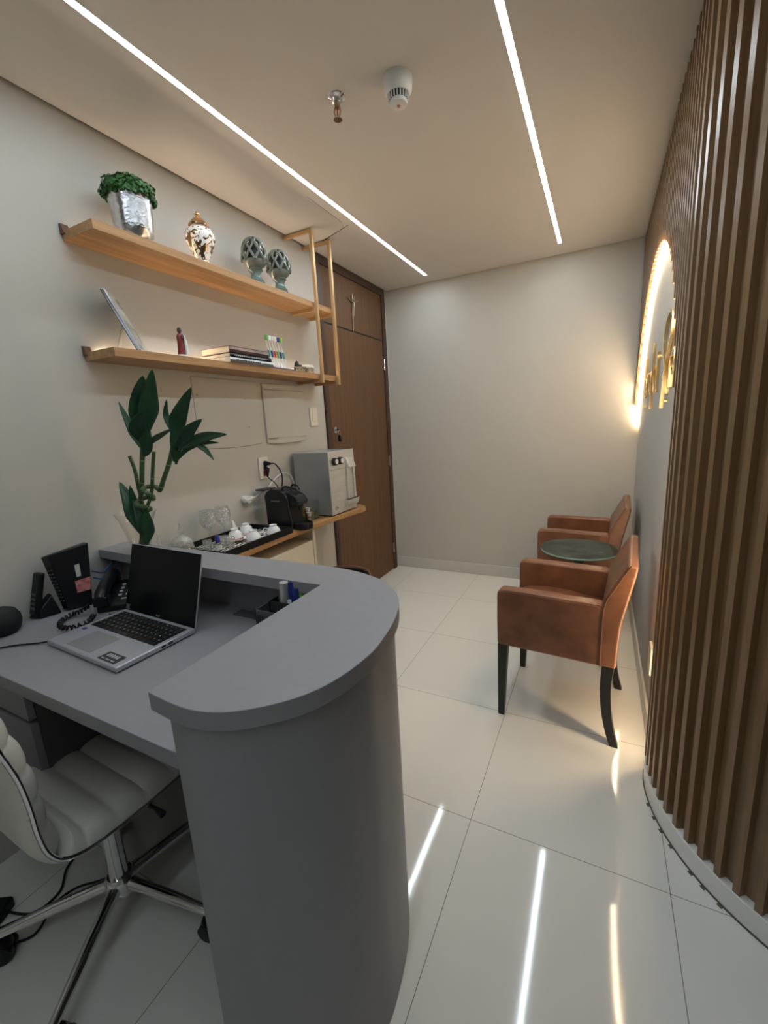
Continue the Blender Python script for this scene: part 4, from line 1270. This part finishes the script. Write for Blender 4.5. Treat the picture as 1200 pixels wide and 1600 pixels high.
leaf([(-1.325, 1.0, 1.31), (-1.315, 1.0, 1.35), (-1.31, 1.0, 1.40), (-1.30, 1.0, 1.43)], 0.012)
# low leaves drooping into the vase
leaf([(-1.56, 1.0, 1.02), (-1.59, 1.0, 1.09), (-1.615, 1.0, 1.16), (-1.655, 1.0, 1.235)], 0.034)
leaf([(-1.55, 1.0, 1.00), (-1.56, 1.0, 1.07), (-1.57, 0.99, 1.14), (-1.578, 0.99, 1.225)], 0.026)
leaf([(-1.54, 0.99, 1.00), (-1.53, 0.985, 1.05), (-1.535, 0.98, 1.11), (-1.56, 0.98, 1.17)], 0.024)
leaf([(-1.56, 1.0, 0.99), (-1.52, 0.99, 1.04), (-1.512, 0.99, 1.09), (-1.51, 0.99, 1.14)], 0.026)

# laptop
lp = thing('laptop', 'open silver laptop with dark screen and black keyboard on the desk', 'laptop', (-1.272, 0.69, ZD))
lx0, lx1, ly0, ly1 = -1.457, -1.090, 0.574, 0.812
# slight rotation of the base about its centre
Tr = Matrix.Translation((-1.272, 0.692, 0)) @ Matrix.Rotation(-0.045, 4, 'Z') @ Matrix.Translation((1.272, -0.692, 0))
base = build('base', MB().box(lx0, lx1, ly0, ly1, ZD + 0.003, ZD + 0.018, Tr), 'silver', lp, 0.003)
kw = MB().box(-1.440, -1.106, 0.690, 0.797, ZD + 0.018, ZD + 0.0183, Tr)
keyb = build('keyboard', kw, 'blackm', base)
ks = MB()
for r_ in range(6):
    n = 15 if r_ else 17
    for c_ in range(n):
        w_ = (0.334 - 0.004) / n
        xa = -1.438 + c_ * w_
        if r_ == 5 and 4 <= c_ <= 8:
            if c_ > 4: continue
            w_ *= 5
        hh = 0.0165
        yb_ = 0.7945 - r_ * 0.0177
        yy_ = yb_ - hh + (0.006 if r_ == 0 else 0)
        ks.box(xa + 0.001, xa + w_ - 0.0015, yy_, yb_ - 0.001, ZD + 0.018, ZD + 0.0198, Tr)
o_ = build('keys', ks, 'black', keyb)
sm = MB()
rnd = random.Random(2)
for r_ in range(5):
    for c_ in range(15):
        xa = -1.438 + c_ * 0.022 + 0.006; ya = 0.7945 - (r_ + 1) * 0.0177 + 0.008
        if r_ < 5:
            sm.box(xa, xa + 0.003, ya, ya + 0.0035, ZD + 0.0198, ZD + 0.0200, Tr)
build('key_legends', sm, 'whitelabel', keyb)
build('touchpad', MB().box(-1.372, -1.245, 0.588, 0.674, ZD + 0.018, ZD + 0.0185, Tr), 'steelside', base)
build('sticker', MB().box(-1.195, -1.115, 0.582, 0.618, ZD + 0.018, ZD + 0.0186, Tr), 'ink', base)['label'] = 'black spec sticker'
ln = MB()
for i in range(5):
    ln.box(-1.182 + i * 0.011, -1.176 + i * 0.011, 0.600, 0.612, ZD + 0.0186, ZD + 0.0189, Tr)
for i in range(3):
    ln.box(-1.186 + i * 0.022, -1.170 + i * 0.022, 0.588, 0.591, ZD + 0.0186, ZD + 0.0189, Tr)
build('sticker_text', ln, 'whitelabel', base)
build('sticker', MB().box(-1.438, -1.420, 0.660, 0.672, ZD + 0.018, ZD + 0.0186, Tr), 'blue', base)['label'] = 'small blue sticker'
pt = MB().box(lx1 - 0.0006, lx1 + 0.0004, 0.70, 0.714, ZD + 0.008, ZD + 0.014, Tr).box(lx1 - 0.0006, lx1 + 0.0004, 0.722, 0.736, ZD + 0.008, ZD + 0.014, Tr)
build('ports', pt, 'black', base)
ang = math.atan2(0.062, 0.222)
Tl = Tr @ Matrix.Translation((0, ly1 - 0.002, ZD + 0.014)) @ Matrix.Rotation(-ang, 4, 'X')
lidm = build('lid', MB().box(lx0, lx1, 0.001, 0.0065, 0.0, 0.232, Tl), 'silver', lp, 0.0015)
build('screen', MB().box(lx0 + 0.002, lx1 - 0.002, -0.0012, 0.001, 0.002, 0.230, Tl), 'screen', lidm)
lx = (lx0 + lx1) / 2
Mt = Matrix.Translation(-Vector((-1.272, 0.69, ZD))) @ Tl @ Matrix.Translation((lx, -0.0014, 0.012)) @ Matrix.Rotation(PI / 2, 4, 'X')
text('bezel_text', 'acer', 0.012, 'steelside', lidm, Mt)
build('bezel_sticker', MB().box(lx0 + 0.006, lx0 + 0.026, -0.0016, -0.0012, 0.006, 0.024, Tl), 'greyd', lidm)
cable('charging_cable', [(-1.466, 0.592, ZD + 0.009), (-1.500, 0.575, ZD + 0.004), (-1.56, 0.535, ZD + 0.004), (-1.60, 0.48, ZD + 0.004), (-1.61, 0.446, ZD + 0.004)], 0.0025, 'black', 'thin black cord leading from the laptop over the desk edge')

# smart speaker
x, y = -1.702, 0.572
o = build('smart_speaker', MB().lathe([(0, ZD), (0.034, ZD), (0.046, ZD + 0.012), (0.052, ZD + 0.035), (0.051, ZD + 0.055), (0.040, ZD + 0.076), (0.020, ZD + 0.086), (0, ZD + 0.088)], x, y, 36), 'blackm')
tag(o, 'round black smart speaker at the left end of the desk', 'speaker', loc=(x, y, ZD))

# wireless router standing on its edge
t = thing('router', 'black upright router with red and white stickers against the wall', 'router', (-1.66, 0.785, ZD))
P = lambda a, b, z: (a, b, z)
rt = MB()
# plan wedge: from front edge to back edge, leaning back a little
bot = [(-1.712, 0.750, ZD + 0.003), (-1.684, 0.757, ZD + 0.003), (-1.655, 0.822, ZD + 0.003), (-1.685, 0.836, ZD + 0.003)]
topq = [(-1.742, 0.730, ZD + 0.205), (-1.700, 0.735, ZD + 0.212), (-1.632, 0.836, ZD + 0.238), (-1.672, 0.844, ZD + 0.236)]
build('housing', rt.hexa(bot, topq), 'black', t, 0.004)
vn = MB()
for i in range(10):
    u = 0.18 + i * 0.062
    a = Vector(bot[0]).lerp(Vector(topq[0]), u); b = Vector(bot[1]).lerp(Vector(topq[1]), u)
    vn.tube([a.lerp(b, 0.25) + Vector((0, -0.0003, 0)), a.lerp(b, 0.45) + Vector((0, -0.0003, 0))], 0.0014, 6)
    vn.tube([a.lerp(b, 0.62) + Vector((0, -0.0003, 0)), a.lerp(b, 0.85) + Vector((0, -0.0003, 0))], 0.0014, 6)
build('indicator_lights', vn, 'steelside', t)


def onface(u0, u1, v0, v1, d=0.0040):
    A, B_, Ct, Dt = Vector(bot[1]), Vector(bot[2]), Vector(topq[2]), Vector(topq[1])

    def F(u, v):
        return (A.lerp(B_, u)).lerp(Dt.lerp(Ct, u), v)
    n_ = (F(1, 0) - F(0, 0)).cross(F(0, 1) - F(0, 0)).normalized()
    q = [F(u0, v0), F(u1, v0), F(u1, v1), F(u0, v1)]
    return MB().hexa([tuple(p - n_ * 0.001) for p in q], [tuple(p + n_ * d) for p in q])


build('sticker', onface(0.56, 0.70, 0.52, 0.72), 'whitelabel', t)['label'] = 'small white sticker'
build('sticker', onface(0.48, 0.98, 0.26, 0.46), 'pinksticker', t)['label'] = 'red and white sticker'

# cordless phone on its charger
t = thing('cordless_phone', 'black cordless phone standing in its charging cradle', 'phone', (-1.732, 0.69, ZD))
build('cradle', MB().hexa([(-1.757, 0.660, ZD), (-1.706, 0.675, ZD), (-1.690, 0.738, ZD), (-1.752, 0.738, ZD)],
                          [(-1.745, 0.675, ZD + 0.028), (-1.715, 0.682, ZD + 0.03), (-1.708, 0.725, ZD + 0.075), (-1.742, 0.730, ZD + 0.075)]), 'black', t, 0.006, 3)
hs = build('handset', MB().hexa([(-1.753, 0.664, ZD + 0.015), (-1.712, 0.668, ZD + 0.015), (-1.712, 0.688, ZD + 0.020), (-1.753, 0.686, ZD + 0.020)],
                                [(-1.748, 0.700, ZD + 0.158), (-1.708, 0.704, ZD + 0.158), (-1.708, 0.722, ZD + 0.155), (-1.748, 0.720, ZD + 0.155)]), 'black', t, 0.006, 3)
hb = MB()
for i in range(4):
    for j in range(3):
        u = 0.14 + i * 0.11
        a = Vector((-1.746 + j * 0.0105, 0.6655 + 0.036 * u - 0.0012, ZD + 0.015 + 0.143 * u))
        hb.box(a.x, a.x + 0.007, a.y, a.y + 0.002, a.z, a.z + 0.008)
build('keypad', hb, 'greyd', hs)

# desk telephone
tp = thing('desk_telephone', 'black corded desk telephone beside the laptop', 'telephone', (-1.585, 0.865, ZD))
Tt = Matrix.Translation((-1.566, 0.886, ZD)) @ Matrix.Rotation(math.radians(45), 4, 'Z')
bd = [(-0.105, 0.0), (0.085, 0.0), (0.085, 0.024), (0.07, 0.034), (-0.10, 0.060), (-0.105, 0.055)]
# profile along depth (y): front low, back high
pb = [(-0.087, 0.0), (0.087, 0.0), (0.087, 0.060), (0.074, 0.064), (-0.078, 0.030), (-0.087, 0.022)]
body_ = MB().prism(pb, -0.066, 0.066, 'x', Tt)
tb = build('base', body_, 'black', tp, 0.005, 3)
kp = MB()
for i in range(4):
    for j in range(3):
        yy = -0.040 + i * 0.024; xx = -0.006 + j * 0.024
        zz = 0.030 + (yy + 0.085) * 0.034 / 0.165
        kp.box(xx, xx + 0.011, yy, yy + 0.009, zz, zz + 0.004, Tt)
build('keypad', kp, 'whitelabel', tb)
build('name_strip', MB().box(0.008, 0.050, -0.064, -0.059, 0.0335, 0.0365, Tt), 'whitelabel', tb)
hsn = MB()
hp = smoothpts([(-0.046, -0.098, 0.050), (-0.046, -0.075, 0.066), (-0.046, -0.03, 0.078), (-0.046, 0.03, 0.088), (-0.046, 0.075, 0.094), (-0.046, 0.098, 0.086)], 4)
hsn.tube([Tt @ Vector(p) for p in hp], [0.020] * 4 + [0.022] * (len(hp) - 8) + [0.021] * 4, 12, up=(1, 0, 0), sq=1.0)
hsn.box(-0.069, -0.023, -0.104, -0.058, 0.030, 0.062, Tt)
hsn.box(-0.069, -0.023, 0.058, 0.102, 0.058, 0.088, Tt)
build('handset', hsn, 'black', tp, 0.004, 2)
coil = MB()
path_ = smoothpts([(-1.555, 0.760, ZD + 0.040), (-1.590, 0.748, ZD + 0.018), (-1.605, 0.722, ZD + 0.013), (-1.580, 0.680, ZD + 0.013), (-1.530, 0.655, ZD + 0.013), (-1.490, 0.668, ZD + 0.013), (-1.488, 0.715, ZD + 0.013), (-1.515, 0.748, ZD + 0.016)], 14)
hel = []
for i, p in enumerate(path_):
    d = (path_[min(i + 1, len(path_) - 1)] - path_[max(i - 1, 0)]).normalized()
    a_ = Vector((0, 0, 1)); b_ = d.cross(a_).normalized()
    ph = i * 1.35
    hel.append(p + (a_ * math.sin(ph) + b_ * math.cos(ph)) * 0.0065)
coil.tube(smoothpts(hel, 2), 0.0032, 6)
build('coiled_cord', coil, 'black', tp)
cable('phone_line', [(-1.50, 0.79, ZD + 0.003), (-1.475, 0.792, ZD + 0.003), (-1.45, 0.815, ZD + 0.003), (-1.40, 0.845, ZD + 0.003), (-1.34, 0.88, ZD + 0.003)], 0.0022, 'black', 'thin black telephone line lying behind the laptop')
cable('network_cable', [(-1.655, 0.842, ZD + 0.10), (-1.655, 0.875, ZD + 0.085), (-1.665, 0.92, ZD + 0.10), (-1.70, 0.965, ZD + 0.115), (-1.735, 0.995, ZD + 0.13)], 0.003, 'netblue', 'blue network cable lower of the two behind the router')
cable('network_cable', [(-1.655, 0.842, ZD + 0.125), (-1.662, 0.88, ZD + 0.105), (-1.69, 0.915, ZD + 0.11), (-1.715, 0.955, ZD + 0.125), (-1.73, 0.985, ZD + 0.155)], 0.003, 'netblue', 'blue network cable upper of the two behind the router')

# desk organizer under the counter top edge
ox0, ox1, oy0, oy1 = -0.888, -0.742, 0.862, 0.950
t = thing('desk_organizer', 'dark grey open desk organizer tucked under the counter top', 'organizer', (-0.81, 0.90, ZD))
og = MB()
og.box(ox0, ox1, oy0, oy1, ZD, ZD + 0.003)
for a in ((ox0, ox1, oy0, oy0 + 0.003), (ox0, ox1, oy1 - 0.003, oy1), (ox0, ox0 + 0.003, oy0, oy1), (ox1 - 0.003, ox1, oy0, oy1)):
    og.box(a[0], a[1], a[2], a[3], ZD, ZD + 0.085)
build('outer_box', og, 'greyd', t)
gs = MB()
for i in range(7):
    gs.box(ox0 + 0.008 + i * 0.008, ox0 + 0.011 + i * 0.008, oy0 - 0.001, oy0, ZD + 0.03, ZD + 0.07)
build('side_ribs', gs, 'black', t)
build('divider', MB().box(-0.835, -0.755, 0.868, 0.871, ZD + 0.004, ZD + 0.118).box(-0.835, -0.832, 0.868, 0.905, ZD + 0.004, ZD + 0.118), 'black', t)
o = build('metal_marker', MB().tube([(-0.802, 0.890, ZD + 0.01), (-0.795, 0.893, ZD + 0.170)], 0.0128, 20), 'steel')
tag(o, 'thick pale metal cylinder standing in the desk organizer', 'marker', loc=(-0.80, 0.89, ZD + 0.01))
for i, (a, b, z, m_, r_, lb) in enumerate(((-0.776, 0.905, 0.166, 'blue', 0.0095, 'dark blue pen nearest the metal cylinder in the organizer'), (-0.757, 0.898, 0.150, 'blue', 0.0080, 'dark blue pen beside the green highlighter'),
                                           (-0.744 - 0.004, 0.915, 0.140, 'lime', 0.0085, 'lime green highlighter at the right of the organizer'), (-0.766, 0.880, 0.122, 'porc', 0.0055, 'white pen low in front of the blue pens'))):
    tp_ = thing('pen', lb, 'pen', (a, b, ZD + 0.01))
    build('barrel', MB().tube([(a, b, ZD + 0.008), (a - 0.006, b + 0.004, ZD + z - 0.03)], r_, 12), m_, tp_)
    build('cap', MB().tube([(a - 0.006, b + 0.004, ZD + z - 0.03), (a - 0.0085, b + 0.006, ZD + z)], [r_ * 1.2, r_], 12), m_, tp_)

# ================================================================== OFFICE CHAIR
oc = thing('office_chair', 'white ribbed office chair with chrome five-star base at the desk', 'office chair', (-1.222, 0.53, 0), -0.03)
# seat and backrest shell, local +y forward
prof_in = [(0.250, 0.428), (0.238, 0.446), (0.20, 0.453), (0.10, 0.452), (0.0, 0.450), (-0.08, 0.452), (-0.14, 0.460), (-0.185, 0.482), (-0.209, 0.522), (-0.218, 0.58), (-0.220, 0.65), (-0.226, 0.72), (-0.240, 0.79), (-0.260, 0.87), (-0.287, 0.96)]
Q = smoothpts([(0, a + 0.004, b + 0.014) for a, b in prof_in], 12)
L_ = [0]
for a, b in zip(Q, Q[1:]): L_.append(L_[-1] + (b - a).length)


def sweep(hw, thick, rib, off0, mname, nm, parent, i0=0, i1=None):
    m_ = MB()
    rows_ = []
    n = len(Q) if i1 is None else i1
    idx = range(i0, n)
    for i in idx:
        q = Q[i]
        d = (Q[min(i + 1, len(Q) - 1)] - Q[max(i - 1, 0)]).normalized()
        nr = Vector((0, d.z, -d.y))          # towards the sitter
        if i < 3: pass
        s_ = L_[i]
        bulge = rib * (abs(math.sin(PI * (s_ - 0.02) / 0.075)) ** 0.45) if rib else 0
        endf = min(1, (i - i0 + 0.6) / 5.0, (n - 1 - i + 0.6) / 5.0)
        w_ = hw * (1 - 0.10 * (1 - endf))
        W_ = []
        nx = 24
        for j in range(nx + 1):
            u = -1 + 2 * j / nx
            edge = (1 - abs(u) ** 12)
            W_.append(q + Vector((u * w_, 0, 0)) + nr * (off0 + (thick + bulge) * edge * endf))
        for j in range(nx, -1, -1):
            u = -1 + 2 * j / nx
            W_.append(q + Vector((u * w_, 0, 0)) + nr * (off0 - 0.001))
        rows_.append(W_)
    V = m_.surf(rows_, True)
    m_.b.faces.new(V[0]); m_.b.faces.new(V[-1][::-1])
    return build(nm, m_, mname, parent, local=True)


# normal direction check is symmetric: cushions lie on the sitter side (negative nr offset flips)
cu = sweep(0.208, 0.030, 0.014, 0.0, 'vinyl', 'seat_cushion', oc, 0, 84)
cb = sweep(0.208, 0.032, 0.012, 0.0, 'vinyl', 'back_cushion', oc, 85, len(Q))
sh_ = sweep(0.212, -0.016, 0, -0.001, 'shell', 'shell', oc)
for sg in (-1, 1):
    eg = MB()
    pts = []
    for i in range(0, len(Q), 4):
        d = (Q[min(i + 1, len(Q) - 1)] - Q[max(i - 1, 0)]).normalized()
        nr = Vector((0, d.z, -d.y))
        pts.append(Q[i] + Vector((sg * 0.213, 0, 0)) + nr * 0.004)
    eg.tube(pts, 0.0045, 8, up=(1, 0, 0))
    build('chrome_trim', eg, 'chrome', oc, local=True)
build('seat_plate', MB().box(-0.10, 0.10, -0.11, 0.12, 0.415, 0.450), 'blackm', oc, 0.008, local=True)
build('tilt_lever', MB().tube([(0.08, 0.02, 0.432), (0.20, 0.03, 0.428), (0.235, 0.03, 0.424)], [0.005, 0.005, 0.009], 10), 'blackm', oc, local=True)
build('gas_lift', MB().tube([(0, 0, 0.10), (0, 0, 0.30)], 0.026, 24).tube([(0, 0, 0.30), (0, 0, 0.43)], 0.019, 20), 'chrome', oc, local=True)
build('hub', MB().lathe([(0, 0.075), (0.034, 0.075), (0.040, 0.09), (0.040, 0.128), (0.032, 0.140), (0, 0.140)], 0, 0, 28), 'chrome', oc, local=True)
for i in range(5):
    a = math.radians(14 + 72 * i)
    ca, sa = math.cos(a), math.sin(a)
    l_ = build('leg', MB().tube([(0.028 * ca, 0.028 * sa, 0.112), (0.16 * ca, 0.16 * sa, 0.100), (0.305 * ca, 0.305 * sa, 0.080)], [0.017, 0.0155, 0.012], 14, up=(0, 0, 1), sq=1.0), 'chrome', oc, local=True)
    c_ = MB()
    cxl, cyl = 0.298 * ca, 0.298 * sa
    c_.tube([(cxl, cyl, 0.055), (cxl, cyl, 0.080)], 0.006, 8)
    for sgn in (-1, 1):
        ox_, oy_ = -sa * 0.014 * sgn, ca * 0.014 * sgn
        c_.tube([(cxl + ox_ * 0.35, cyl + oy_ * 0.35, 0.0275), (cxl + ox_ * 1.7, cyl + oy_ * 1.7, 0.0275)], 0.027, 18)
    c_.lathe([(0, 0.060), (0.02, 0.058), (0.026, 0.045), (0.024, 0.035), (0, 0.035)], cxl, cyl, 16)
    build('caster', c_, 'black', oc, local=True)

# cables and adapter on the floor behind the chair
o = build('power_brick', MB().box(-0.045, 0.045, -0.028, 0.028, 0, 0.036, Matrix.Rotation(0.5, 4, 'Z')), 'black', None, 0.006)
o.location = (-1.585, 0.345, 0)
tag(o, 'black power brick lying on the floor at the left edge behind the chair', 'power adapter')
cable('floor_cable', [(-1.56, 0.36, 0.015), (-1.50, 0.385, 0.004), (-1.465, 0.41, 0.006), (-1.47, 0.47, 0.005), (-1.53, 0.52, 0.004), (-1.55, 0.58, 0.004), (-1.53, 0.66, 0.004)], 0.0035, 'black', 'black cable curling back under the desk from the power brick')
cable('floor_cable', [(-1.545, 0.345, 0.006), (-1.50, 0.315, 0.004), (-1.455, 0.325, 0.004), (-1.405, 0.37, 0.004), (-1.435, 0.44, 0.011), (-1.43, 0.50, 0.004), (-1.37, 0.56, 0.004), (-1.33, 0.66, 0.004)], 0.0035, 'black', 'black cable looping across the floor in front of the power brick')
cable('floor_cable', [(-1.535, 0.315, 0.004), (-1.49, 0.37, 0.0085), (-1.44, 0.455, 0.005)], 0.004, 'black', 'short black cable end with bare plug tip on the floor', 'cable', MB().tube([(-1.44, 0.455, 0.006), (-1.432, 0.468, 0.006)], 0.005, 8), 'bronze')
cable('adapter_lead', [(-1.52, 0.285, 0.005), (-1.495, 0.305, 0.005), (-1.47, 0.318, 0.005)], 0.005, 'white', 'pale connector on the floor beside the power brick', 'connector')

# ================================================================== ARMCHAIRS AND TABLE


def armchair(loc, rz, label):
    """local: forward = -x, width = y; origin at floor centre"""
    t = thing('armchair', label, 'armchair', loc, rz, 'brown leather armchairs')
    W2 = 0.250
    AT = 0.066
    # seat
    seat = MB()
    pr = [(-0.225, 0.365), (-0.234, 0.40), (-0.234, 0.475), (-0.222, 0.498), (-0.19, 0.511), (-0.10, 0.520), (0.0, 0.516), (0.10, 0.502), (0.20, 0.485), (0.215, 0.365)]
    seat.prism(pr, -W2 + AT - 0.004, W2 - AT + 0.004, 'y')
    build('seat', seat, 'leather', t, 0.010, 3, local=True)
    # arms: panel to the floor line of the upholstery with softly rounded front top
    for s_ in (-1, 1):
        y0_, y1_ = (s_ * W2, s_ * (W2 - AT)) if s_ > 0 else (-W2, -W2 + AT)
        a = [(-0.245, 0.372), (-0.247, 0.50), (-0.247, 0.602)] + [(-0.217 - 0.030 * math.cos(q), 0.614 + 0.030 * math.sin(q)) for q in [PI / 2 * i / 5 for i in range(1, 6)]] + [(-0.10, 0.645), (0.05, 0.641), (0.17, 0.640), (0.20, 0.62), (0.20, 0.368)]
        ar = build('arm', MB().prism(a, min(y0_, y1_), max(y0_, y1_), 'y'), 'leather', t, 0.012, 3, local=True)
        ys = max(y0_, y1_) if s_ > 0 else min(y0_, y1_)
        build('seam', MB().tube([(-0.240, ys - s_ * 0.004, 0.40), (-0.243, ys - s_ * 0.004, 0.60), (-0.215, ys - s_ * 0.004, 0.640), (-0.10, ys - s_ * 0.004, 0.645 - 0.004), (0.17, ys - s_ * 0.004, 0.636)], 0.0022, 6), 'leather', ar, local=True)
    # back: side profile leaning, full width
    fr_ = smoothpts([(0.172, 0, 0.372), (0.172, 0, 0.50), (0.178, 0, 0.640), (0.203, 0, 0.70), (0.232, 0, 0.760), (0.262, 0, 0.818)], 4)
    bk_ = smoothpts([(0.296, 0, 0.812), (0.288, 0, 0.76), (0.268, 0, 0.66), (0.250, 0, 0.56), (0.243, 0, 0.46), (0.240, 0, 0.372)], 4)
    pb_ = [(p.x, p.z) for p in fr_] + [(p.x, p.z) for p in bk_]
    bk = build('backrest', MB().prism(pb_, -W2 - 0.001, W2 + 0.001, 'y'), 'leather', t, 0.009, 3, local=True)
    for s_ in (-1, 1):
        build('piping', MB().tube([(p.x + 0.010, s_ * (W2 + 0.0005), p.z) for p in fr_], 0.0022, 6, up=(0, 1, 0)), 'leather', bk, local=True)
    # legs
    for s_ in (-1, 1):
        y_ = s_ * (W2 - 0.026)
        build('leg', MB().hexa([(-0.243, y_ - 0.014, 0), (-0.215, y_ - 0.014, 0), (-0.215, y_ + 0.014, 0), (-0.243, y_ + 0.014, 0)],
                               [(-0.243, y_ - 0.021, 0.374), (-0.199, y_ - 0.021, 0.374), (-0.199, y_ + 0.021, 0.374), (-0.243, y_ + 0.021, 0.374)]), 'black_wood', t, 0.002, local=True)
        lg_ = MB()
        cpts = smoothpts([(0.212, 0, 0.374), (0.207, 0, 0.28), (0.212, 0, 0.18), (0.228, 0, 0.08), (0.250, 0, 0.0)], 4)
        rows_ = []
        for i, p in enumerate(cpts):
            u = i / (len(cpts) - 1)
            hw_ = 0.023 - 0.007 * u; hy = 0.020 - 0.005 * u
            rows_.append([(p.x - hw_, y_ - hy, p.z), (p.x + hw_, y_ - hy, p.z), (p.x + hw_, y_ + hy, p.z), (p.x - hw_, y_ + hy, p.z)])
        V = lg_.surf(rows_, True)
        lg_.b.faces.new(V[0]); lg_.b.faces.new(V[-1][::-1])
        build('leg', lg_, 'black_wood', t, 0.0015, local=True)
    return t


a1 = armchair((-0.128, 2.060, 0), math.radians(-3.8), 'brown leather armchair with black legs, nearer the camera')
a2 = dup(a1, (-0.100, 3.190, 0), math.radians(-2.2), 'brown leather armchair by the back wall, beyond the round table')

t = thing('side_table', 'round dark green glass top table between the two armchairs', 'table', (-0.088, 2.655, 0))
tz = 0.62
build('table_top', MB().lathe([(0, tz - 0.010), (0.2085, tz - 0.010), (0.210, tz - 0.008), (0.210, tz - 0.003), (0.208, tz), (0, tz)], -0.088, 2.655, 72), 'tglass', t)
build('glass_edge', MB().lathe([(0.2100, tz - 0.0095), (0.2112, tz - 0.008), (0.2112, tz - 0.002), (0.2100, tz - 0.0005), (0.2095, tz - 0.005), (0.2100, tz - 0.0095)], -0.088, 2.655, 72), 'tedge', t)
build('pedestal', MB().lathe([(0, 0), (0.14, 0), (0.14, 0.010), (0.03, 0.022), (0.024, 0.06), (0.024, 0.52), (0.05, 0.575), (0.10, tz - 0.010), (0, tz - 0.010)], -0.088, 2.655, 40), 'black_wood', t)

# round black bin behind the desk
x, y = -1.402, 2.085
t = thing('waste_bin', 'round open black bin by the door, behind the reception counter', 'bin', (x, y, 0))
build('bin_body', MB().lathe([(0, 0), (0.150, 0), (0.155, 0.006), (0.186, 0.48), (0.183, 0.48), (0.150, 0.012), (0, 0.012)], x, y, 48), 'blackm', t)
build('rim', MB().lathe([(0.184, 0.476), (0.192, 0.478), (0.194, 0.490), (0.190, 0.498), (0.183, 0.496), (0.180, 0.486), (0.184, 0.476)], x, y, 48), 'bracket', t)
